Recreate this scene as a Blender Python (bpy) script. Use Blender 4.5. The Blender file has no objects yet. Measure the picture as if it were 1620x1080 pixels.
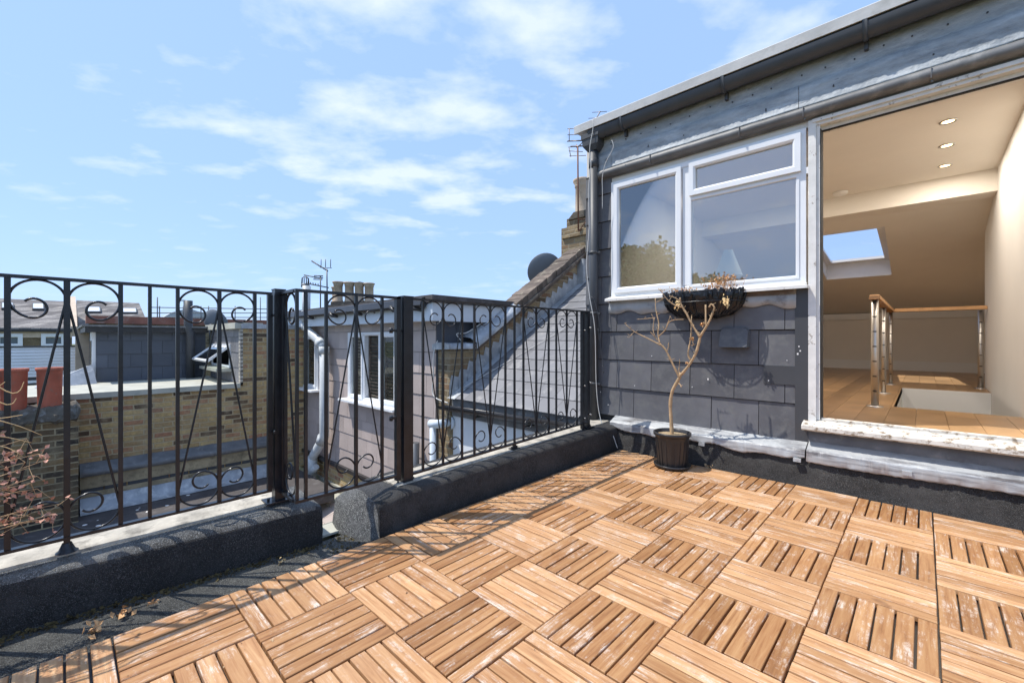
import bpy, math, random
from mathutils import Vector, Matrix
random.seed(7)
S = bpy.context.scene
R = math.radians

# ------------------------------------------------------------------ camera
F, CX, CY, YAW = 680.7, 810.0, 535.0, 0.7628
CAM = Vector((-.035, -1.605, .897))
cd = bpy.data.cameras.new('camera')
cam = bpy.data.objects.new('camera', cd)
S.collection.objects.link(cam)
cam.location = CAM
cam.rotation_euler = (R(90), 0, YAW)
cd.sensor_width = 36
cd.lens = F / 1620 * 36
cd.shift_y = (CY - 540) / 1620
cd.clip_start = .05
cd.clip_end = 3000
S.camera = cam

# ------------------------------------------------------------------ sky
SUN = Vector((.42, .36, -1)).normalized()
w = bpy.data.worlds.new('World')
S.world = w
w.use_nodes = True
nt = w.node_tree
nt.nodes.clear()
def wn(t, **k):
    n = nt.nodes.new(t)
    for a, b in k.items(): setattr(n, a, b)
    return n
sky = wn('ShaderNodeTexSky', sky_type='NISHITA', sun_disc=False,
         sun_elevation=math.asin(-SUN.z), sun_rotation=math.atan2(-SUN.x, -SUN.y) % (2 * math.pi))
sky.air_density = 1.0
sky.dust_density = .5
sky.ozone_density = 3
tc = wn('ShaderNodeTexCoord')
sep = wn('ShaderNodeSeparateXYZ')
nt.links.new(tc.outputs['Generated'], sep.inputs[0])
mx = wn('ShaderNodeMath', operation='MAXIMUM'); mx.inputs[1].default_value = .02
nt.links.new(sep.outputs[2], mx.inputs[0])
ad = wn('ShaderNodeMath', operation='ADD'); ad.inputs[1].default_value = .12
nt.links.new(mx.outputs[0], ad.inputs[0])
dv = wn('ShaderNodeVectorMath', operation='DIVIDE')
cmb = wn('ShaderNodeCombineXYZ')
for i in range(3): nt.links.new(ad.outputs[0], cmb.inputs[i])
nt.links.new(tc.outputs['Generated'], dv.inputs[0]); nt.links.new(cmb.outputs[0], dv.inputs[1])
mp = wn('ShaderNodeMapping')
mp.vector_type = 'TEXTURE'
mp.inputs['Rotation'].default_value = (0, 0, YAW)
mp.inputs['Scale'].default_value = (1.12, .86, 100)
mp.inputs['Location'].default_value = (2.63, -.15, 0)
nt.links.new(dv.outputs[0], mp.inputs[0])
n1 = wn('ShaderNodeTexNoise'); n1.inputs['Scale'].default_value = 3.6; n1.inputs['Detail'].default_value = 8
n1.inputs['Roughness'].default_value = .55; n1.inputs['Distortion'].default_value = .1
n2 = wn('ShaderNodeTexNoise'); n2.inputs['Scale'].default_value = .8; n2.inputs['Detail'].default_value = 3
for n in (n1, n2): nt.links.new(mp.outputs[0], n.inputs['Vector'])
ml = wn('ShaderNodeMath', operation='MULTIPLY_ADD'); ml.inputs[1].default_value = 1.0
nt.links.new(n2.outputs[0], ml.inputs[0]); nt.links.new(n1.outputs[0], ml.inputs[2])
cr = wn('ShaderNodeValToRGB')
cr.color_ramp.elements[0].position = .99 - .0; cr.color_ramp.elements[0].color = (0, 0, 0, 1)
cr.color_ramp.elements[1].position = 1.0; cr.color_ramp.elements[1].color = (1, 1, 1, 1)
mr = wn('ShaderNodeMapRange'); mr.inputs[1].default_value = 1.015; mr.inputs[2].default_value = 1.26
mr.inputs[3].default_value = 0; mr.inputs[4].default_value = .58
nt.links.new(ml.outputs[0], mr.inputs[0])
mixc = wn('ShaderNodeMixRGB')
lo_ = wn('ShaderNodeMapRange'); lo_.inputs[1].default_value = .03; lo_.inputs[2].default_value = .32
lo_.inputs[3].default_value = .12; lo_.inputs[4].default_value = 1
nt.links.new(sep.outputs[2], lo_.inputs[0])
mlo = wn('ShaderNodeMath', operation='MULTIPLY')
nt.links.new(mr.outputs[0], mlo.inputs[0]); nt.links.new(lo_.outputs[0], mlo.inputs[1])
nt.links.new(mlo.outputs[0], mixc.inputs[0])
haze = wn('ShaderNodeMixRGB'); haze.inputs[0].default_value = .80
haze.inputs[2].default_value = (1.85, 2.80, 4.75, 1)
nt.links.new(sky.outputs[0], haze.inputs[1])
nt.links.new(haze.outputs[0], mixc.inputs[1])
mixc.inputs[2].default_value = (4.6, 4.85, 5.3, 1)
nt.nodes.remove(cr)
bg = wn('ShaderNodeBackground'); bg.inputs[1].default_value = .15
out = wn('ShaderNodeOutputWorld')
nt.links.new(mixc.outputs[0], bg.inputs[0]); nt.links.new(bg.outputs[0], out.inputs[0])

sl = bpy.data.lights.new('sun', 'SUN'); sl.energy = 3.15; sl.angle = R(.5); sl.color = (1, .955, .88)
so = bpy.data.objects.new('sun', sl); S.collection.objects.link(so)
so.rotation_euler = SUN.to_track_quat('-Z', 'Y').to_euler()
so.location = (-4, -4, 12)
S.view_settings.view_transform = 'Standard'
S.view_settings.look = 'None'
S.view_settings.gamma = 1
S.view_settings.use_curve_mapping = False
S.view_settings.exposure = .70

# ------------------------------------------------------------------ ray helpers (a measured pixel on a known real plane)
sY, cY = math.sin(YAW), math.cos(YAW)
def ray(px, py):
    a = (px - CX) / F; u = -(py - CY) / F
    return Vector((a * cY - sY, a * sY + cY, u))
def at(px, py, x=None, y=None, z=None, Z=None):
    d = ray(px, py)
    if x is not None: t = (x - CAM.x) / d.x
    elif y is not None: t = (y - CAM.y) / d.y
    elif z is not None: t = (z - CAM.z) / d.z
    else: t = Z
    return CAM + d * t

# ------------------------------------------------------------------ materials
MATS = {}
def newmat(name):
    m = bpy.data.materials.new(name); m.use_nodes = True
    MATS[name] = m
    n = m.node_tree
    return m, n, n.nodes['Principled BSDF']
def nd(n, t, **k):
    x = n.nodes.new(t)
    for a, b in k.items(): setattr(x, a, b)
    return x
def noise(n, vec, scale, detail=4, rough=.55, dist=0):
    x = nd(n, 'ShaderNodeTexNoise')
    x.inputs['Scale'].default_value = scale; x.inputs['Detail'].default_value = detail
    x.inputs['Roughness'].default_value = rough; x.inputs['Distortion'].default_value = dist
    if vec is not None: n.links.new(vec, x.inputs['Vector'])
    return x.outputs[0]
def ramp(n, fac, stops, interp='LINEAR'):
    x = nd(n, 'ShaderNodeValToRGB')
    x.color_ramp.interpolation = interp
    e = x.color_ramp.elements
    while len(e) < len(stops): e.new(.5)
    for i, (p, c) in enumerate(stops):
        e[i].position = p
        e[i].color = (c, c, c, 1) if isinstance(c, (int, float)) else (*c, 1)
    n.links.new(fac, x.inputs[0])
    return x.outputs[0]
def mix(n, fac, a, b, mode='MIX'):
    x = nd(n, 'ShaderNodeMixRGB', blend_type=mode)
    for i, v in ((0, fac), (1, a), (2, b)):
        if hasattr(v, 'links') or hasattr(v, 'is_linked'): n.links.new(v, x.inputs[i])
        elif isinstance(v, (int, float)): x.inputs[i].default_value = v if i == 0 else (v, v, v, 1)
        else: x.inputs[i].default_value = (*v, 1)
    return x.outputs[0]
def math_(n, op, a, b=0., c=0.):
    x = nd(n, 'ShaderNodeMath', operation=op)
    for i, v in enumerate((a, b, c)):
        if isinstance(v, (int, float)): x.inputs[i].default_value = v
        else: n.links.new(v, x.inputs[i])
    return x.outputs[0]
def bump(n, bs, h, strength=.3, dist=.01):
    x = nd(n, 'ShaderNodeBump')
    x.inputs['Strength'].default_value = strength; x.inputs['Distance'].default_value = dist
    n.links.new(h, x.inputs['Height']); n.links.new(x.outputs[0], bs.inputs['Normal'])
    return x
def coords(n, scale=(1, 1, 1), rnd=False):
    t = nd(n, 'ShaderNodeTexCoord')
    m = nd(n, 'ShaderNodeMapping'); m.inputs['Scale'].default_value = scale
    n.links.new(t.outputs['Object'], m.inputs[0])
    if rnd:
        g = nd(n, 'ShaderNodeNewGeometry')
        v = nd(n, 'ShaderNodeVectorMath', operation='SCALE'); v.inputs[0].default_value = (37, 53, 71)
        n.links.new(g.outputs['Random Per Island'], v.inputs['Scale'])
        a = nd(n, 'ShaderNodeVectorMath', operation='ADD')
        n.links.new(m.outputs[0], a.inputs[0]); n.links.new(v.outputs[0], a.inputs[1])
        return a.outputs[0], g.outputs['Random Per Island']
    return m.outputs[0]
def plain(name, col, rough=.6, var=.18, scale=6, bmp=.15, bdist=.004, metal=0, fine=80, island=0, dirt=None, dirt_amt=(.55, .75)):
    m, n, b = newmat(name)
    v, rnd = coords(n, rnd=True) if island else (coords(n), None)
    base = noise(n, v, scale, 6)
    lo = tuple(c * (1 - var) for c in col); hi = tuple(min(1, c * (1 + var)) for c in col)
    c = ramp(n, base, [(.3, lo), (.7, hi)])
    if island:
        k = ramp(n, rnd, [(0, 1 - island), (1, 1 + island)])
        c = mix(n, 1, c, k, 'MULTIPLY')
    if dirt:
        dn = noise(n, v, scale * 1.7, 8, .65)
        c = mix(n, ramp(n, dn, [(dirt_amt[0], 0), (dirt_amt[1], 1)]), c, dirt)
    n.links.new(c, b.inputs['Base Color'])
    b.inputs['Roughness'].default_value = rough; b.inputs['Metallic'].default_value = metal
    if bmp: bump(n, b, noise(n, v, fine, 3), bmp, bdist)
    return m
def wood(name, axis):
    m, n, b = newmat(name)
    sc = (3, 42, 20) if axis == 'x' else (42, 3, 20)
    v, rnd = coords(n, sc, rnd=True)
    v2, _ = coords(n, (1, 1, 1), rnd=True)
    g = noise(n, v, 1.6, 7, .65, .6)
    c = ramp(n, g, [(.26, (.24, .11, .045)), (.44, (.44, .225, .10)), (.60, (.54, .31, .148)), (.8, (.62, .39, .21))])
    k = ramp(n, rnd, [(0, (.72, .66, .58)), (.35, (.92, .88, .84)), (.7, (1.02, 1.02, 1.02)), (1, (1.18, 1.20, 1.22))])
    c = mix(n, 1, c, k, 'MULTIPLY')
    knot = noise(n, v2, 9, 2)
    c = mix(n, ramp(n, knot, [(.70, 0), (.76, .6)]), c, (.16, .07, .03))
    blot = noise(n, coords(n), 2.3, 5)
    c = mix(n, ramp(n, blot, [(.45, 0), (.7, .35)]), c, (.46, .27, .14))
    c = mix(n, 1, c, (1.03, 1.05, 1.08) if axis == 'x' else (.80, .75, .68), 'MULTIPLY')  # y slats tinted darker: how the grain scatters light is put into the colour
    # bleached residue left where old finish flaked
    a = noise(n, v, 1.5, 9, .85); bb = noise(n, v2, 6, 8, .8)
    f = math_(n, 'MULTIPLY', ramp(n, bb, [(.485, 0), (.60, 1)]), ramp(n, a, [(.50, 0), (.56, 1)]))
    f = math_(n, 'MULTIPLY', f, .8)
    c = mix(n, f, c, (.72, .62, .52))
    n.links.new(c, b.inputs['Base Color'])
    b.inputs['Roughness'].default_value = .55
    b.inputs['Specular IOR Level'].default_value = .35
    bump(n, b, g, .35, .0015)
    return m
def brick(name, stops, mortar, scale=1.0, bw=.225, rh=.075, ms=.010, rot=False, soot=0, stain=(.05, .05, .04)):
    m, n, b = newmat(name)
    t = nd(n, 'ShaderNodeTexCoord'); s = nd(n, 'ShaderNodeSeparateXYZ')
    n.links.new(t.outputs['Object'], s.inputs[0])
    u = math_(n, 'ADD', s.outputs[0], s.outputs[1])
    cb = nd(n, 'ShaderNodeCombineXYZ')
    wob = noise(n, t.outputs['Object'], 3.0, 3)
    wob2 = noise(n, t.outputs['Object'], 14.0, 3)
    z = math_(n, 'ADD', s.outputs[2], math_(n, 'MULTIPLY', wob2, .010))
    z = math_(n, 'ADD', z, math_(n, 'MULTIPLY', wob, .014))
    n.links.new(math_(n, 'ADD', u, math_(n, 'MULTIPLY', wob2, .022)), cb.inputs[0]); n.links.new(z, cb.inputs[1])
    bt = nd(n, 'ShaderNodeTexBrick')
    bt.inputs['Color1'].default_value = (0, 0, 0, 1); bt.inputs['Color2'].default_value = (1, 1, 1, 1)
    bt.inputs['Mortar'].default_value = (.5, .5, .5, 1)
    bt.inputs['Scale'].default_value = scale; bt.inputs['Mortar Size'].default_value = ms
    bt.inputs['Mortar Smooth'].default_value = .35
    bt.inputs['Brick Width'].default_value = bw; bt.inputs['Row Height'].default_value = rh
    n.links.new(cb.outputs[0], bt.inputs['Vector'])
    c = ramp(n, bt.outputs['Color'], stops)
    nn = noise(n, t.outputs['Object'], 22, 7, .7)
    c = mix(n, 1, c, ramp(n, nn, [(.25, .55), (.75, 1.25)]), 'MULTIPLY')
    mo = mix(n, noise(n, t.outputs['Object'], 9, 5), tuple(k * .7 for k in mortar), tuple(k * 1.25 for k in mortar))
    c = mix(n, bt.outputs['Fac'], c, mo)
    sm = noise(n, t.outputs['Object'], 3.6, 8, .7)
    c = mix(n, ramp(n, sm, [(.50, 0), (.72, .85)]), c, mo)
    if soot:
        st = noise(n, t.outputs['Object'], 1.7, 6, .7)
        c = mix(n, ramp(n, st, [(.38, 0), (.62, soot)]), c, stain)
    n.links.new(c, b.inputs['Base Color'])
    b.inputs['Roughness'].default_value = .9
    h = math_(n, 'SUBTRACT', math_(n, 'MULTIPLY', nn, .5), bt.outputs['Fac'])
    bump(n, b, h, .8, .008)
    return m

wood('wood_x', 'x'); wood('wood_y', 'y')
YEL = [(0, (.07, .05, .035)), (.12, (.18, .11, .06)), (.22, (.42, .28, .13)), (.48, (.56, .39, .17)), (.66, (.62, .45, .21)), (.82, (.50, .30, .15)), (.93, (.46, .22, .12)), (1, (.34, .17, .10))]
brick('stock_brick', YEL, (.52, .42, .26), soot=.25, stain=(.20, .14, .08))
brick('stack_brick', [(0, (.025, .022, .02)), (.35, (.08, .055, .035)), (.6, (.19, .12, .055)), (1, (.33, .22, .10))], (.38, .31, .19), soot=.55, stain=(.07, .055, .035))
brick('old_brick', [(0, (.10, .07, .04)), (.4, (.28, .20, .11)), (.7, (.38, .28, .15)), (1, (.22, .11, .06))], (.34, .28, .19), soot=.4, stain=(.13, .11, .07))
brick('far_brick', [(0, (.16, .11, .06)), (1, (.26, .19, .11))], (.2, .16, .1))
brick('slate_far', [(0, (.13, .115, .11)), (.5, (.22, .20, .19)), (1, (.34, .31, .28))], (.12, .11, .10), bw=.3, rh=.2, ms=.012)
plain('concrete', (.46, .42, .35), .9, .3, 9, .9, .005, fine=60, dirt=(.17, .155, .13), dirt_amt=(.5, .7))
plain('lead', (.36, .38, .40), .50, .25, 5, .25, .006, metal=.25, fine=14, dirt=(.60, .61, .60), dirt_amt=(.5, .7))
plain('lead_light', (.40, .415, .42), .5, .22, 7, .45, .010, metal=.15, fine=9, dirt=(.16, .15, .15), dirt_amt=(.54, .72))
plain('peeling_paint', (.62, .58, .51), .7, .15, 16, .8, .004, fine=30, dirt=(.22, .16, .105), dirt_amt=(.52, .62))
plain('lead_dark', (.155, .155, .155), .55, .25, 6, .2, .005, metal=.2, fine=20, dirt=(.32, .31, .29), dirt_amt=(.55, .8))
plain('grey_tile', (.112, .112, .120), .60, .16, 7, .18, .002, fine=110, island=.17, dirt=(.16, .16, .155), dirt_amt=(.48, .75))
plain('grey_trim', (.055, .057, .062), .5, .1, 5, .1, .001, fine=60)
plain('mauve_tile', (.44, .365, .33), .65, .08, 4, .1, .001, fine=90, island=.09)
plain('dark_tile', (.075, .085, .105), .6, .12, 2, .1, .001, fine=60, island=.12)
plain('slate', (.185, .183, .190), .55, .10, 3, .12, .001, fine=90, island=.16, dirt=(.42, .40, .37), dirt_amt=(.55, .85))
plain('black_iron', (.011, .013, .017), .30, .4, 25, .25, .0015, fine=120, dirt=(.035, .028, .025), dirt_amt=(.66, .78))
plain('upvc', (.80, .81, .82), .28, .03, 8, 0)
plain('white_wood', (.74, .72, .68), .6, .1, 14, .4, .002, fine=70, dirt=(.25, .2, .15), dirt_amt=(.60, .70))
plain('white_render', (.74, .76, .78), .8, .06, 3, .2, .002, fine=60)
plain('fascia_white', (.62, .68, .74), .5, .06, 3, 0)
plain('cement', (.36, .29, .18), .9, .3, 5, .5, .004, fine=40, dirt=(.16, .13, .08), dirt_amt=(.5, .7))
plain('felt', (.075, .066, .064), .85, .25, 3, .4, .003, fine=90, dirt=(.15, .14, .14))
plain('roof_lead_pale', (.44, .43, .36), .75, .15, 3, .3, .004, fine=20, dirt=(.33, .34, .31))
plain('terracotta', (.42, .115, .065), .75, .15, 9, .2, .002, fine=50, dirt=(.30, .16, .11))
plain('buff_pot', (.46, .36, .26), .8, .15, 7, .2, .002, fine=50, dirt=(.3, .24, .17))
plain('mortar_cap', (.10, .085, .065), .95, .5, 6, .9, .02, fine=14, dirt=(.25, .24, .22))
plain('cope_tile', (.13, .10, .078), .9, .35, 6, .7, .008, fine=30, island=.3, dirt=(.34, .30, .22))
plain('grey_plastic', (.052, .056, .062), .5, .12, 10, .08, .001, fine=60)
plain('pale_plastic', (.52, .54, .54), .45, .08, 10, 0)
plain('black_plastic', (.03, .028, .028), .35, .2, 8, .1, .001, fine=40)
plain('liner', (.014, .014, .017), .24, .3, 10, .9, .012, fine=24)
plain('soil', (.36, .27, .16), 1, .4, 40, .8, .006, fine=90)
plain('bark', (.46, .31, .17), .8, .25, 22, .5, .003, fine=60, dirt=(.33, .21, .12))
plain('dry_leaf', (.55, .31, .14), .8, .3, 30, 0, island=.4)
plain('pink_leaf', (.52, .27, .19), .8, .3, 30, 0, island=.4)
plain('straw', (.72, .50, .24), .7, .2, 20, 0)
plain('leaf_green', (.09, .14, .03), .7, .3, 3, 0, island=.45)
plain('moss', (.10, .075, .03), 1, .5, 30, .8, .01, fine=60)
plain('plaster', (.77, .725, .655), .85, .03, 2, .05, .001)
plain('roof_edge', (.50, .50, .49), .7, .15, 6, .4, .004, fine=20, dirt=(.4, .4, .38))
plain('plaster_white', (.80, .79, .76), .85, .03, 2, .05, .001)
plain('oak_floor', (.42, .255, .125), .30, .2, 3, .1, .001, fine=30, island=.18)
plain('oak_rail', (.58, .33, .15), .4, .15, 12, 0)
plain('steel', (.55, .53, .50), .42, .05, 9, 0, metal=1)
plain('coping_red', (.26, .11, .075), .9, .3, 4, .4, .01, fine=12, dirt=(.3, .24, .2))
plain('cable_white', (.62, .60, .56), .5, .05, 8, 0)
plain('panel_wood', (.60, .47, .35), .8, .12, 5, .1, .001)
plain('siding', (.86, .88, .90), .6, .04, 2, 0)
plain('garden', (.10, .12, .05), 1, .4, .5, 0)
plain('tarp', (.42, .45, .48), .7, .1, 1, 0)
plain('pole', (.12, .125, .135), .5, .1, 5, 0, metal=.5)
plain('dark_inside', (.025, .024, .023), .8, .1, 5, 0)
plain('aluminium', (.17, .16, .155), .45, .1, 30, 0, metal=.6, dirt=(.20, .10, .06), dirt_amt=(.5, .6))
plain('rust', (.16, .07, .04), .8, .3, 20, .3, .002)
plain('shade_white', (.82, .90, .95), .7, .05, 5, 0)
plain('dish_grey', (.16, .18, .20), .5, .08, 4, 0)
plain('white_flake', (.78, .76, .73), .8, .1, 10, 0)

def asphalt(name, col):
    m, n, b = newmat(name)
    v = coords(n)
    vo = nd(n, 'ShaderNodeTexVoronoi'); vo.inputs['Scale'].default_value = 430
    n.links.new(v, vo.inputs['Vector'])
    sp = nd(n, 'ShaderNodeSeparateColor'); n.links.new(vo.outputs['Color'], sp.inputs[0])
    g = ramp(n, sp.outputs[0], [(0, tuple(c * .35 for c in col)), (.55, col), (.8, tuple(c * 2.2 for c in col)), (.97, tuple(min(1, c * 4.5) for c in col)), (1, tuple(min(1, c * 7) for c in col))])
    pt_ = noise(n, v, 1.3, 2); g = mix(n, ramp(n, pt_, [(.50, 0), (.53, .35)]), g, tuple(c * .5 for c in col))
    dst = noise(n, v, 4.2, 9, .75)
    g = mix(n, ramp(n, dst, [(.48, 0), (.68, .75)]), g, tuple(c * 2.8 for c in col))
    n.links.new(g, b.inputs['Base Color'])
    b.inputs['Roughness'].default_value = .62
    bump(n, b, math_(n, 'ADD', vo.outputs['Distance'], math_(n, 'MULTIPLY', noise(n, v, 9, 3), .4)), .9, .006)
    return m
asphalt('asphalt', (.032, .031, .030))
asphalt('asphalt_worn', (.060, .060, .055)); asphalt('asphalt_sunlit', (.105, .105, .10))  # the last felt is a lighter copy with sunlight put into its colour

def leadwhite():   # chalky grey patina with dark runs
    m, n, b = newmat('lead_patina')
    v = coords(n, (2, 8, 8)); v2 = coords(n, (1, 1, 1))
    a = noise(n, v, 2.2, 8, .7); c2 = noise(n, v2, 5, 5)
    c = ramp(n, a, [(.3, (.17, .185, .20)), (.5, (.33, .355, .375)), (.72, (.55, .58, .60))])
    c = mix(n, ramp(n, c2, [(.4, 0), (.65, .55)]), c, (.40, .43, .44))
    sc = noise(n, coords(n, (7, 7, 45)), 1.3, 8, .85)
    c = mix(n, ramp(n, sc, [(.60, 0), (.66, .9)]), c, (.10, .105, .115))
    n.links.new(c, b.inputs['Base Color'])
    b.inputs['Roughness'].default_value = .62; b.inputs['Metallic'].default_value = .05
    bump(n, b, noise(n, v2, 9, 6, .6), .9, .02)
leadwhite()

def leadband():
    m, n, b = newmat('lead_weathered')
    v = coords(n, (1.2, 1.2, 16)); v2 = coords(n, (1, 1, 1)); v3 = coords(n, (14, 14, 1.5))
    a = noise(n, v, 2.4, 6, .6)
    c = ramp(n, a, [(.34, (.10, .09, .09)), (.44, (.26, .26, .265)), (.52, (.42, .43, .43)), (.75, (.50, .50, .49))])
    dr = noise(n, v3, 2.0, 5, .7)
    c = mix(n, ramp(n, dr, [(.54, 0), (.70, .5)]), c, (.60, .60, .58))
    n.links.new(c, b.inputs['Base Color'])
    b.inputs['Roughness'].default_value = .5; b.inputs['Metallic'].default_value = .15
    bump(n, b, noise(n, v2, 8, 5), .5, .012)
leadband()
def glass(name, tint=(.9, .95, .95), ior=1.5, refl=.05):
    m, n, b = newmat(name)
    n.nodes.remove(b)
    o = n.nodes['Material Output']
    tr = nd(n, 'ShaderNodeBsdfTransparent'); tr.inputs[0].default_value = (*tint, 1)
    gl = nd(n, 'ShaderNodeBsdfGlossy'); gl.inputs['Roughness'].default_value = .0
    fr = nd(n, 'ShaderNodeFresnel'); fr.inputs[0].default_value = ior
    f = math_(n, 'MULTIPLY_ADD', fr.outputs[0], 1.6 if refl else .12, refl)
    x = nd(n, 'ShaderNodeMixShader')
    n.links.new(f, x.inputs[0]); n.links.new(tr.outputs[0], x.inputs[1]); n.links.new(gl.outputs[0], x.inputs[2])
    n.links.new(x.outputs[0], o.inputs[0])
glass('glass'); glass('glass_window', (.78, .82, .83), 1.9, .10); glass('glass_clear', (.95, .97, .97), 1.25, 0); glass('glass_sky', (.97, .98, 1), 1.2, 0)
def emis(name, col, s):
    m, n, b = newmat(name)
    b.inputs['Emission Color'].default_value = (*col, 1); b.inputs['Emission Strength'].default_value = s
    b.inputs['Base Color'].default_value = (*col, 1)
emis('lamp_glow', (1, .78, .42), 4)

# ------------------------------------------------------------------ mesh builder
class MB:
    def __init__(s): s.v = []; s.f = []; s.m = []; s.smooth = []
    def face(s, idx, mi=0, sm=False): s.f.append(tuple(idx)); s.m.append(mi); s.smooth.append(sm)
    def add(s, vs, fs, mi=0, sm=False):
        k = len(s.v); s.v += [Vector(p) for p in vs]
        for f in fs: s.face([i + k for i in f], mi, sm)
    def quad(s, *p, mi=0): s.add(p, [tuple(range(len(p)))], mi)
    def box(s, x0, x1, y0, y1, z0, z1, mi=0):
        if x0 > x1: x0, x1 = x1, x0
        if y0 > y1: y0, y1 = y1, y0
        if z0 > z1: z0, z1 = z1, z0
        s.add([(x0, y0, z0), (x1, y0, z0), (x1, y1, z0), (x0, y1, z0), (x0, y0, z1), (x1, y0, z1), (x1, y1, z1), (x0, y1, z1)],
              [(0, 3, 2, 1), (4, 5, 6, 7), (0, 1, 5, 4), (1, 2, 6, 5), (2, 3, 7, 6), (3, 0, 4, 7)], mi)
        return s
    def cbox(s, x0, x1, y0, y1, z0, z1, c, M=None, mi=0):   # box with chamfered top edges
        vs = [(x0, y0, z0), (x1, y0, z0), (x1, y1, z0), (x0, y1, z0),
              (x0, y0, z1 - c), (x1, y0, z1 - c), (x1, y1, z1 - c), (x0, y1, z1 - c),
              (x0 + c, y0 + c, z1), (x1 - c, y0 + c, z1), (x1 - c, y1 - c, z1), (x0 + c, y1 - c, z1)]
        if M is not None: vs = [M @ Vector(p) for p in vs]
        s.add(vs, [(0, 1, 5, 4), (1, 2, 6, 5), (2, 3, 7, 6), (3, 0, 4, 7), (4, 5, 9, 8), (5, 6, 10, 9), (6, 7, 11, 10), (7, 4, 8, 11), (8, 9, 10, 11)], mi)
    def tube(s, pts, r, n=8, mi=0, sm=True, cap=True, flat=None):
        pts = [Vector(p) for p in pts]
        rs = r if isinstance(r, (list, tuple)) else [r] * len(pts)
        k0 = len(s.v); prev = None
        for i, p in enumerate(pts):
            a = pts[max(i - 1, 0)]; b = pts[min(i + 1, len(pts) - 1)]
            d = (b - a)
            d = d.normalized() if d.length > 1e-9 else Vector((0, 0, 1))
            if prev is None:
                u = d.cross(Vector((0, 0, 1)))
                if u.length < .05: u = d.cross(Vector((0, 1, 0)))
                u.normalize()
            else:
                u = prev - d * prev.dot(d)
                if u.length < 1e-6: u = d.cross(Vector((1, 0, 0)))
                u.normalize()
            prev = u; vv = d.cross(u)
            for j in range(n):
                t = 2 * math.pi * (j + .5) / n
                s.v.append(p + (u * math.cos(t) + vv * math.sin(t)) * rs[i])
        for i in range(len(pts) - 1):
            for j in range(n):
                a = k0 + i * n + j; b = k0 + i * n + (j + 1) % n
                s.face((a, b, b + n, a + n), mi, sm)
        if cap:
            s.face([k0 + j for j in range(n)][::-1], mi); s.face([k0 + (len(pts) - 1) * n + j for j in range(n)], mi)
        return s
    def bar(s, a, b, wd, ht=None, mi=0, up=Vector((0, 0, 1))):   # rectangular bar from a to b
        a = Vector(a); b = Vector(b); ht = ht or wd
        d = (b - a).normalized()
        u = d.cross(up)
        if u.length < .05: u = d.cross(Vector((0, 1, 0)))
        u.normalize(); v = u.cross(d)
        vs = []
        for p in (a, b):
            for (i, j) in ((-1, -1), (1, -1), (1, 1), (-1, 1)): vs.append(p + u * i * wd / 2 + v * j * ht / 2)
        s.add(vs, [(0, 1, 2, 3)[::-1], (4, 5, 6, 7), (0, 1, 5, 4), (1, 2, 6, 5), (2, 3, 7, 6), (3, 0, 4, 7)], mi)
        return s
    def lathe(s, c, prof, n=24, mi=0, sm=True, a0=0, a1=2 * math.pi):
        c = Vector(c); full = abs(a1 - a0 - 2 * math.pi) < 1e-6; m = n if full else n + 1
        k0 = len(s.v)
        for (r, z) in prof:
            for j in range(m):
                t = a0 + (a1 - a0) * j / n
                s.v.append(c + Vector((r * math.cos(t), r * math.sin(t), z)))
        for i in range(len(prof) - 1):
            for j in range(n):
                a = k0 + i * m + j; b = k0 + i * m + (j + 1) % m
                s.face((a, b, b + m, a + m), mi, sm)
        return s
    def prism(s, poly, axis, a, b, mi=0):   # poly of 2D points extruded along axis
        def P(q, t):
            return {'x': (t, q[0], q[1]), 'y': (q[0], t, q[1]), 'z': (q[0], q[1], t)}[axis]
        n = len(poly)
        s.add([P(q, a) for q in poly] + [P(q, b) for q in poly],
              [tuple(range(n))[::-1], tuple(range(n, 2 * n))] + [(i, (i + 1) % n, n + (i + 1) % n, n + i) for i in range(n)], mi)
        return s
    def leaf(s, p, size, mi=0, d=None):
        d = d or Vector((random.uniform(-1, 1), random.uniform(-1, 1), random.uniform(-1, 1))).normalized()
        u = d.cross(Vector((random.uniform(-1, 1), random.uniform(-1, 1), random.uniform(-1, 1)))).normalized()
        w_ = size * random.uniform(.25, .5); l = size * random.uniform(.6, 1.2)
        nrm = d.cross(u) * size * .15
        p = Vector(p)
        s.add([p, p + d * l * .5 + u * w_ + nrm, p + d * l, p + d * l * .5 - u * w_ + nrm], [(0, 1, 2, 3)], mi)
    def each(s, name, mats, parent=None):
        par = list(range(len(s.v)))
        def fd(i):
            while par[i] != i: par[i] = par[par[i]]; i = par[i]
            return i
        for f in s.f:
            for j in f[1:]: par[fd(j)] = fd(f[0])
        gr = {}
        for k, f in enumerate(s.f): gr.setdefault(fd(f[0]), []).append(k)
        res = []
        for ks in gr.values():
            mb = MB(); mp_ = {}
            for k in ks:
                idx = []
                for i in s.f[k]:
                    if i not in mp_: mp_[i] = len(mb.v); mb.v.append(s.v[i])
                    idx.append(mp_[i])
                mb.face(idx, s.m[k], s.smooth[k])
            res.append(mb.build(name, mats, parent))
        return res
    def build(s, name, mats, parent=None, label=None):
        me = bpy.data.meshes.new(name)
        off = parent_world(parent)
        me.from_pydata([p - off for p in s.v], [], s.f)
        mats = mats if isinstance(mats, (list, tuple)) else [mats]
        for m in mats: me.materials.append(MATS[m])
        me.polygons.foreach_set('material_index', s.m)
        me.polygons.foreach_set('use_smooth', s.smooth)
        me.update()
        o = bpy.data.objects.new(name, me); S.collection.objects.link(o)
        if parent is not None: o.parent = parent
        if label: o['label'] = label
        return o
def parent_world(p):
    v = Vector((0, 0, 0))
    while p is not None:
        v += p.location; p = p.parent
    return v
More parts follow.
